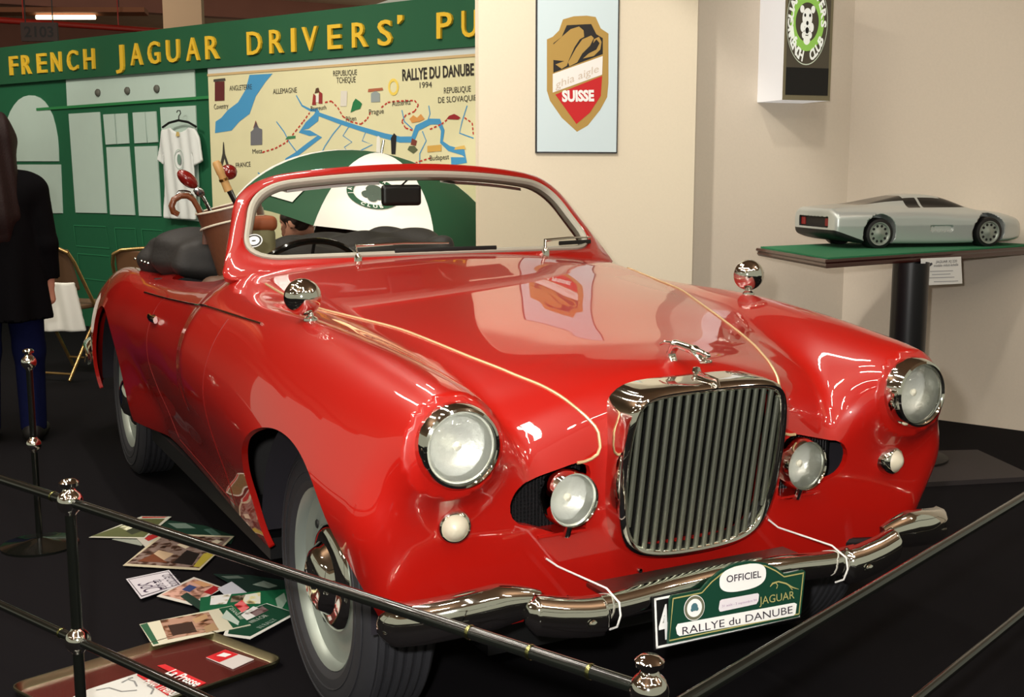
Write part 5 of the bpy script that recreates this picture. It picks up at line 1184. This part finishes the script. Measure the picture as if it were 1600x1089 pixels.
piece('body', MT, SILV); piece('side_windows', Twin, TINT); piece('windscreen', Tws, TINT); piece('rear_window', Trw, TINT); piece('diffuser', Tdf, MBLK); piece('tail_panel', Trc, MBLK)
RL = mat('tail_red', (130, 30, 30), .3)
for s_ in (-1, 1):
    b = MB(); b.box(mw(-.460, s_*.104, .113), ml, ms, Z3, (.006*k_, .017*k_, .016*k_)); b.build('tail_lamp', RL, mc_, False)
    for l0 in (-.265, .265):
        c_ = mw(l0, s_*.155, .066); b = MB(); b.lathe([(.048, -.03), (.062, -.034), (.066, -.02), (.066, .02), (.062, .032), (.05, .035), (.047, .03)], c_, ms*s_, 40)
        b.V = [tuple(c_+(A(*v)-c_)*k_) for v in b.V]; wh = b.build('wheel', MBLK, mc_)
        b = MB(); b.lathe([(.048, .028), (.049, .034), (.044, .033), (.040, .028), (.018, .030), (.012, .034), (0, .035)], c_, ms*s_, 40); b.V = [tuple(c_+(A(*v)-c_)*k_) for v in b.V]; b.build('rim', ALUM, wh)
        for j in range(10):
            th = j*PI/5; p = c_+(ms*s_*.0295+(ml*math.cos(th)+Z3*math.sin(th))*.033)*k_; b = MB(); b.lathe([(.006*k_, 0), (.005*k_, .002*k_), (0, .002*k_)], p, ms*s_, 8); b.build('rim_slot', MBLK, wh)

# ------------------------------------------------------------------ barrier round the stand
BARB = mat('barrier_black', (15, 17, 14), .18, coat=.6); BRASS = mat('rail_brass', (150, 150, 96), .25, 1.)
ZT, ZL = .65, .362; ZR, ZRL = .607, .335
def onz(px, py, z): return hit(px, py, (0, 0, z), (0, 0, 1))[:2]
P2_, P1_ = onz(1014, 1079, ZT), onz(109, 784, ZT); dL = nrm(np.append(P1_-P2_, 0)); P3_ = P1_+dL[:2]*1.9
PR_ = onz(1600, 777, ZR); P4_ = P2_+(PR_-P2_)*2.1; P0b = onz(45, 566, ZT)
def post(label, p):
    t = thing('barrier_post', label, 'barrier post', (p[0], p[1], 0), 'black barrier posts with chrome balls'); p = A(p[0], p[1], 0)
    b = MB(); b.lathe([(.13, 0), (.13, .008), (.05, .02), (.02, .028), (.011, .03), (.011, ZT+.02)], p, Z3, 24); b.build('pole', BARB, t)
    for z in ((ZT, ZL) if 'right' not in label and 'near corner' not in label else (ZR, ZRL) if 'right' in label else (ZT, ZR, ZL, ZRL)):
        if 'near corner' in label and z in (ZR, ZRL):
            b = MB(); b.lathe([(.011, -.012), (.018, -.010), (.018, .010), (.011, .012)], p+Z3*z, Z3, 20); b.build('collar', BARB, t); continue
        b = MB(); b.lathe([(.011, -.026), (.014, -.022)]+[(.0255*math.cos(a_), .0255*math.sin(a_)) for a_ in np.linspace(-.95, .95, 11)]+[(.013, .023), (.011, .027)], p+Z3*z, Z3, 28); b.build('ball_joint', CHROME, t)
    b = MB(); b.lathe([(.010, .022), (.010, .030), (.018, .033), (.019, .040), (.012, .046), (0, .048)], p+Z3*(ZR if 'right' in label else ZT), Z3, 24); b.build('cap', CHROME, t)
    return t
post('black barrier post with chrome balls at the near corner in front of the number plate', P2_); post('black barrier post with two chrome balls beside the scattered leaflets', P1_); post('black barrier post beside the person in jeans', P0b)
post('black barrier post beyond the left edge carrying the left rails', P3_); post('black barrier post beyond the right edge carrying the right rails', P4_)
def rail(label, a, b_, z):
    a = A(a[0], a[1], z); b_ = A(b_[0], b_[1], z); d = nrm(b_-a); t = thing('barrier_rail', label, 'rail', (a+b_)/2, 'black barrier rails')
    m_ = MB(); m_.tube([a+d*.024, b_-d*.024], .0098, 14); m_.build('bar', BARB, t)
    for s_ in ((.09, .19, .30) if np.linalg.norm(b_-a) < 1.6 and z > .64 else (.06,)):
        m_ = MB(); m_.lathe([(.0104, -.003), (.0112, 0), (.0104, .003)], a+d*s_, d, 16); m_.build('joint_ring', BRASS, t)
rail('upper black rail running past the front wheel to the near corner post', P2_, P1_, ZT); rail('lower black rail above the tray at bottom left', P2_, P1_, ZL)
rail('upper black rail leaving the leaflet post towards the left edge', P1_, P3_, ZT); rail('lower black rail leaving the leaflet post towards the left edge', P1_, P3_, ZL)
rail('upper black rail crossing the dark carpet at lower right', P2_, P4_, ZR); rail('lower black rail nearest the bottom right corner', P2_, P4_, ZRL)

# ------------------------------------------------------------------ leaflets and tray on the carpet
FL = Plane((0, 0, 0), RT*A(1, 1, 0), np.cross(Z3, RT))
zl_ = [0.001]
def leaf(name, label, cat, px, rgb, prints=(), texts=(), border=None, grp='papers on the carpet', curl=0.):
    z = zl_[0]; zl_[0] += .0016; PZ = Plane((0, 0, z), RT*A(1, 1, 0), np.cross(Z3, RT))
    c = np.mean(px, 0); t = thing(name, label, cat, PZ.P(*PZ.pix(*c), 0), grp)
    b = MB(); b.poly([PZ.P(*PZ.pix(*p), .0012) for p in px], .0012, PZ.n); b.build('sheet', mat('sheet_%d_%d_%d' % rgb, rgb, .45), t, False)
    zz_ = .0015
    for nm, col, pp in prints:
        b = MB(); b.poly([PZ.P(*PZ.pix(*p), zz_) for p in pp]); b.build(nm, picture_mat('photo_%d_%d_%d' % col, col) if nm in ('photo', 'cover_picture') else mat('print_%d_%d_%d' % col, col, .45), t, False); zz_ += .0001
    for s_, p0, p1, yt, col in texts: pix_text(s_, Plane(PZ.P(0, 0, zz_), PZ.u, PZ.v), p0, p1, yt, mat('print_%d_%d_%d' % col, col, .45), t, off=.0001)
    return t
leaf('leaflet', 'grey-white leaflet showing only its edge under the olive booklet', 'leaflet', [(175, 843), (221, 853), (246, 838), (205, 832)], (150, 156, 146))
leaf('leaflet', 'dark green leaflet behind the carriage photo, near the car sill', 'leaflet', [(237, 817), (262, 813), (322, 822), (367, 838), (361, 850), (290, 838)], (20, 52, 40), [('print', (110, 130, 120), [(262, 818), (290, 818), (306, 826), (276, 826)]), ('print', (70, 100, 90), [(318, 828), (330, 826), (346, 836), (334, 838)])])
leaf('leaflet', 'red and white leaflet half hidden beside the olive booklet', 'leaflet', [(214, 842), (246, 832), (262, 838), (228, 856)], (190, 186, 176), [('print', (170, 40, 40), [(222, 840), (244, 834), (252, 837), (232, 846)])])
leaf('booklet', 'olive green booklet with white edge, farthest left of the papers', 'booklet', [(139, 840), (226, 841.5), (268, 807.5), (221, 807)], (204, 204, 190), [('cover', (92, 98, 60), [(142, 838.5), (225, 840), (258, 811), (220, 811)]), ('cover_picture', (150, 150, 120), [(186, 825), (204, 817), (218, 826), (204, 832)]), ('cover_dark_patch', (52, 58, 40), [(196, 830), (216, 822), (228, 828), (206, 836)]), ('cover_stripe', (190, 50, 40), [(222, 810), (256, 809.5), (262, 808), (222, 808)])])  # includes a dark patch printed on the cover
leaf('magazine', 'brown photo magazine of a crowd with a yellow corner, largest of the upper papers', 'magazine', [(192, 884), (312, 891), (366, 838), (253, 834)], (196, 186, 160), [('photo', (60, 38, 26), [(198, 881), (311, 888), (360, 840), (256, 837)]), ('photo_patch', (196, 170, 140), [(232, 872), (248, 860), (272, 866), (256, 876)]), ('photo_patch', (30, 24, 22), [(270, 880), (292, 860), (312, 866), (300, 884)]), ('photo_patch', (206, 192, 168), [(276, 852), (296, 844), (310, 848), (290, 858)]), ('photo_patch', (176, 160, 60), [(302, 886), (318, 866), (344, 858), (312, 887)]), ('photo_patch', (190, 180, 160), [(318, 852), (338, 844), (348, 846), (326, 858)]), ('photo_patch', (110, 60, 36), [(214, 878), (240, 866), (262, 880)])])
leaf('leaflet', 'black leaflet with pale print behind the green magazines, nearest the front tyre', 'leaflet', [(333, 897), (391, 899), (456, 909), (459, 934), (386, 928)], (18, 40, 34), [('print', (120, 136, 128), [(394, 914), (412, 908), (434, 916), (420, 920)]), ('print', (90, 104, 98), [(345, 901), (372, 900), (382, 904), (356, 905)])])
leaf('leaflet', 'curling photo leaflet with blue and red figures beside the notice card', 'leaflet', [(245, 932), (300, 946), (350, 919), (303, 902), (278, 914)], (210, 204, 196), [('photo', (120, 84, 70), [(252, 930), (300, 942), (345, 919), (304, 905), (280, 916)]), ('photo_patch', (54, 70, 120), [(284, 922), (296, 914), (308, 918), (296, 926)]), ('photo_patch', (160, 30, 36), [(318, 926), (334, 916), (344, 920), (330, 930)]), ('photo_patch', (200, 150, 110), [(300, 910), (312, 908), (334, 915), (318, 918)])])
leaf('notice_card', 'white handwritten notice card with a dark border, left of the lower papers', 'card', [(197, 905), (264, 891), (284, 914), (220, 936)], (208, 204, 212), [('border_line', (60, 54, 64), [(200, 906), (263, 893), (280, 914), (221, 933)]), ('face', (208, 204, 212), [(201.5, 906.5), (262.5, 894), (278.5, 914), (221.5, 931.5)])], [('cherchons', (252, 899), (268, 916), 892, (60, 50, 70)), ('de suite', (238, 907), (250, 921), 901, (60, 50, 70)), ('SdC', (214, 913), (226, 926), 903, (60, 44, 70))])
leaf('leaflet', 'dark green folded leaflet between the curling photo and the green magazine', 'leaflet', [(282, 932), (292, 926), (330, 950), (312, 953)], (30, 56, 46))
leaf('leaflet', 'small pale grey leaf above the green magazine', 'leaflet', [(340, 920), (362, 909), (387, 927), (352, 931)], (190, 192, 204))
leaf('magazine', 'bright green magazine with a winged badge touching the front tyre', 'magazine', [(313, 934), (407, 924), (460, 920), (463, 957), (312, 957)], (20, 96, 62), [('cover_picture', (214, 206, 186), [(330, 932), (362, 928), (354, 944), (328, 946)]), ('cover_picture', (196, 176, 130), [(382, 930), (407, 926), (407, 944), (378, 944)]), ('cover_picture', (70, 56, 40), [(362, 932), (384, 930), (378, 940), (360, 942)]), ('winged_badge', (150, 176, 160), [(430, 936), (444, 927), (448, 940), (440, 953), (434, 950)])])
leaf('brochure', 'dark green brochure with white lower edge, lowest of the green papers', 'brochure', [(349, 993), (391, 999), (464, 959), (417, 943), (362, 962)], (222, 222, 216), [('cover', (18, 66, 46), [(356, 991), (391, 995), (460, 958), (416, 944), (364, 963)]), ('cover_picture', (170, 40, 44), [(366, 946), (378, 938), (390, 950), (378, 958)]), ('cover_picture', (206, 200, 196), [(376, 962), (396, 948), (416, 956), (386, 970)]), ('cover_picture', (60, 34, 36), [(390, 958), (410, 948), (420, 954), (400, 964)])], [('WIN A CAR', (394, 974), (420, 962), 970, (190, 200, 190)), ('IN RALLY', (408, 982), (434, 968), 978, (150, 170, 160))])
leaf('brochure', 'brochure with sepia car photo and a green winged panel, just above the tray', 'brochure', [(218, 976), (239, 1010), (392, 977), (362, 947)], (212, 208, 186), [('green_edge', (40, 92, 64), [(219, 977), (240, 1008), (248, 1006), (230, 974)]), ('photo', (96, 62, 40), [(250, 970), (326, 957), (342, 985), (262, 1000)]), ('photo_patch', (54, 34, 24), [(262, 978), (300, 972), (308, 988), (270, 994)]), ('photo_patch', (186, 150, 112), [(300, 968), (322, 960), (326, 966), (306, 975)]), ('photo_patch', (170, 140, 106), [(318, 980), (334, 974), (342, 984), (322, 990)]), ('green_panel', (24, 84, 58), [(342, 952), (362, 948), (391, 976), (364, 982)]), ('winged_badge', (190, 206, 196), [(346, 966), (354, 954), (374, 972), (372, 978), (360, 972)])], [('DANUBE', (358, 951), (376, 968), 949, (200, 214, 200))])
# tray
a_, b_, d_ = [A(*FL.pix(*p)) for p in [(316, 991), (449, 1041), (10, 1083)]]; c_ = b_+(d_-a_)
tr = thing('tray', 'metal rimmed brown tray with a red label, in the bottom left corner', 'tray', FL.P(*((a_+c_)/2)))
def rounded(cs, r, n=8):
    o = []
    for i in range(4):
        p, q0, q1 = cs[i], cs[i-1], cs[(i+1) % 4]; A_ = p+(q0-p)/np.linalg.norm(q0-p)*r; B_ = p+(q1-p)/np.linalg.norm(q1-p)*r
        o += [(1-t)**2*A_+2*t*(1-t)*p+t*t*B_ for t in np.linspace(0, 1, n)]
    return np.array(o)
ro = rounded([a_, d_, c_, b_], .05); cc0 = ro.mean(0)
def ins(P, d):
    T = np.roll(P, -1, 0)-np.roll(P, 1, 0); T /= np.linalg.norm(T, axis=1)[:, None]+1e-9; Nn = np.stack([-T[:, 1], T[:, 0]], 1)
    if np.mean(((P+Nn*.01-cc0)**2).sum(1)) > np.mean(((P-cc0)**2).sum(1)): Nn = -Nn
    return P+Nn*d
loops = [(.010, .001), (.0, .018), (.001, .022), (.004, .022), (.016, .006), (.022, .004)]
V = [FL.P(*p, z) for d, z in loops for p in ins(ro, d)]; n = len(ro)
obj('rim', V, [(i*n+j, i*n+(j+1) % n, (i+1)*n+(j+1) % n, (i+1)*n+j) for i in range(len(loops)-1) for j in range(n)], mat('tray_steel', (176, 172, 140), .28, 1.), tr)
b = MB(); b.poly([FL.P(*p, .005) for p in ins(ro, .018)], .003, FL.n); b.build('tray_bed', mat('tray_brown', (84, 34, 30), .25, coat=.4), tr, False)
TRP = Plane(FL.P(0, 0, .006), FL.u, FL.v); RL2 = mat('label_red', (206, 34, 40), .5)
ps_ = thing('newspaper', 'white paper with a sketch lying in the tray', 'paper', TRP.P(*TRP.pix(200, 1075)), None)
b = MB(); b.poly([TRP.P(*TRP.pix(*p), .002) for p in [(138, 1078), (221, 1051), (232, 1058), (290, 1088), (180, 1100), (110, 1092)]], .002, TRP.n); b.build('sheet', mat('paper_white', (206, 206, 202), .6), ps_, False)
b = MB()
for pp in [[(190, 1068), (200, 1063), (210, 1066), (214, 1074)], [(150, 1080), (170, 1076), (190, 1082), (214, 1080)], [(200, 1062), (208, 1060)], [(230, 1072), (240, 1078), (236, 1086)]]: pix_line(b, TRP, pp, 1.2, .0032)
b.build('sketch_lines', mat('sketch_grey', (130, 130, 130), .6), ps_, False)
for nm, pp, s_, p0, p1, yt in [('label_strip', [(214, 1057), (221, 1051), (277, 1080), (262, 1089)], 'Auto Trend', (223, 1064), (266, 1086), 1056), ('label_strip', [(246, 1041), (258, 1039), (322, 1068), (310, 1073)], 'La Presse', (258, 1052), (304, 1073), 1044)]:
    t = thing(nm, '%s red label strip with white letters lying in the tray' % ('lower, partly sketch-covered' if s_ == 'Auto Trend' else 'upper'), 'label', TRP.P(*TRP.pix(*pp[0])))
    z0 = .003 if s_ == 'Auto Trend' else .0005
    b = MB(); b.poly([TRP.P(*TRP.pix(*p), z0+.002) for p in pp], .0015, TRP.n); b.build('strip', RL2, t, False)
    pix_text(s_, Plane(TRP.P(0, 0, z0+.0022), TRP.u, TRP.v), p0, p1, yt, WHITE, t, off=.0005, bold=.02)
t = thing('business_card', 'small half red, half white card at the right end of the tray', 'card', TRP.P(*TRP.pix(360, 1030)))
b = MB(); b.poly([TRP.P(*TRP.pix(*p), .002) for p in [(322, 1028), (352, 1016), (397, 1031), (364, 1046)]], .0015, TRP.n); b.build('card', mat('card_white', (214, 206, 204), .5), t, False)
b = MB(); b.poly([TRP.P(*TRP.pix(*p), .0024) for p in [(322, 1028), (352, 1016), (373, 1023.5), (343, 1036)]]); b.build('red_half', RL2, t, False)
b = MB(); pix_poly(b, TRP, [(338, 1026), (350, 1021), (362, 1024), (352, 1028)], .0027); b.build('logo', WHITE, t, False)
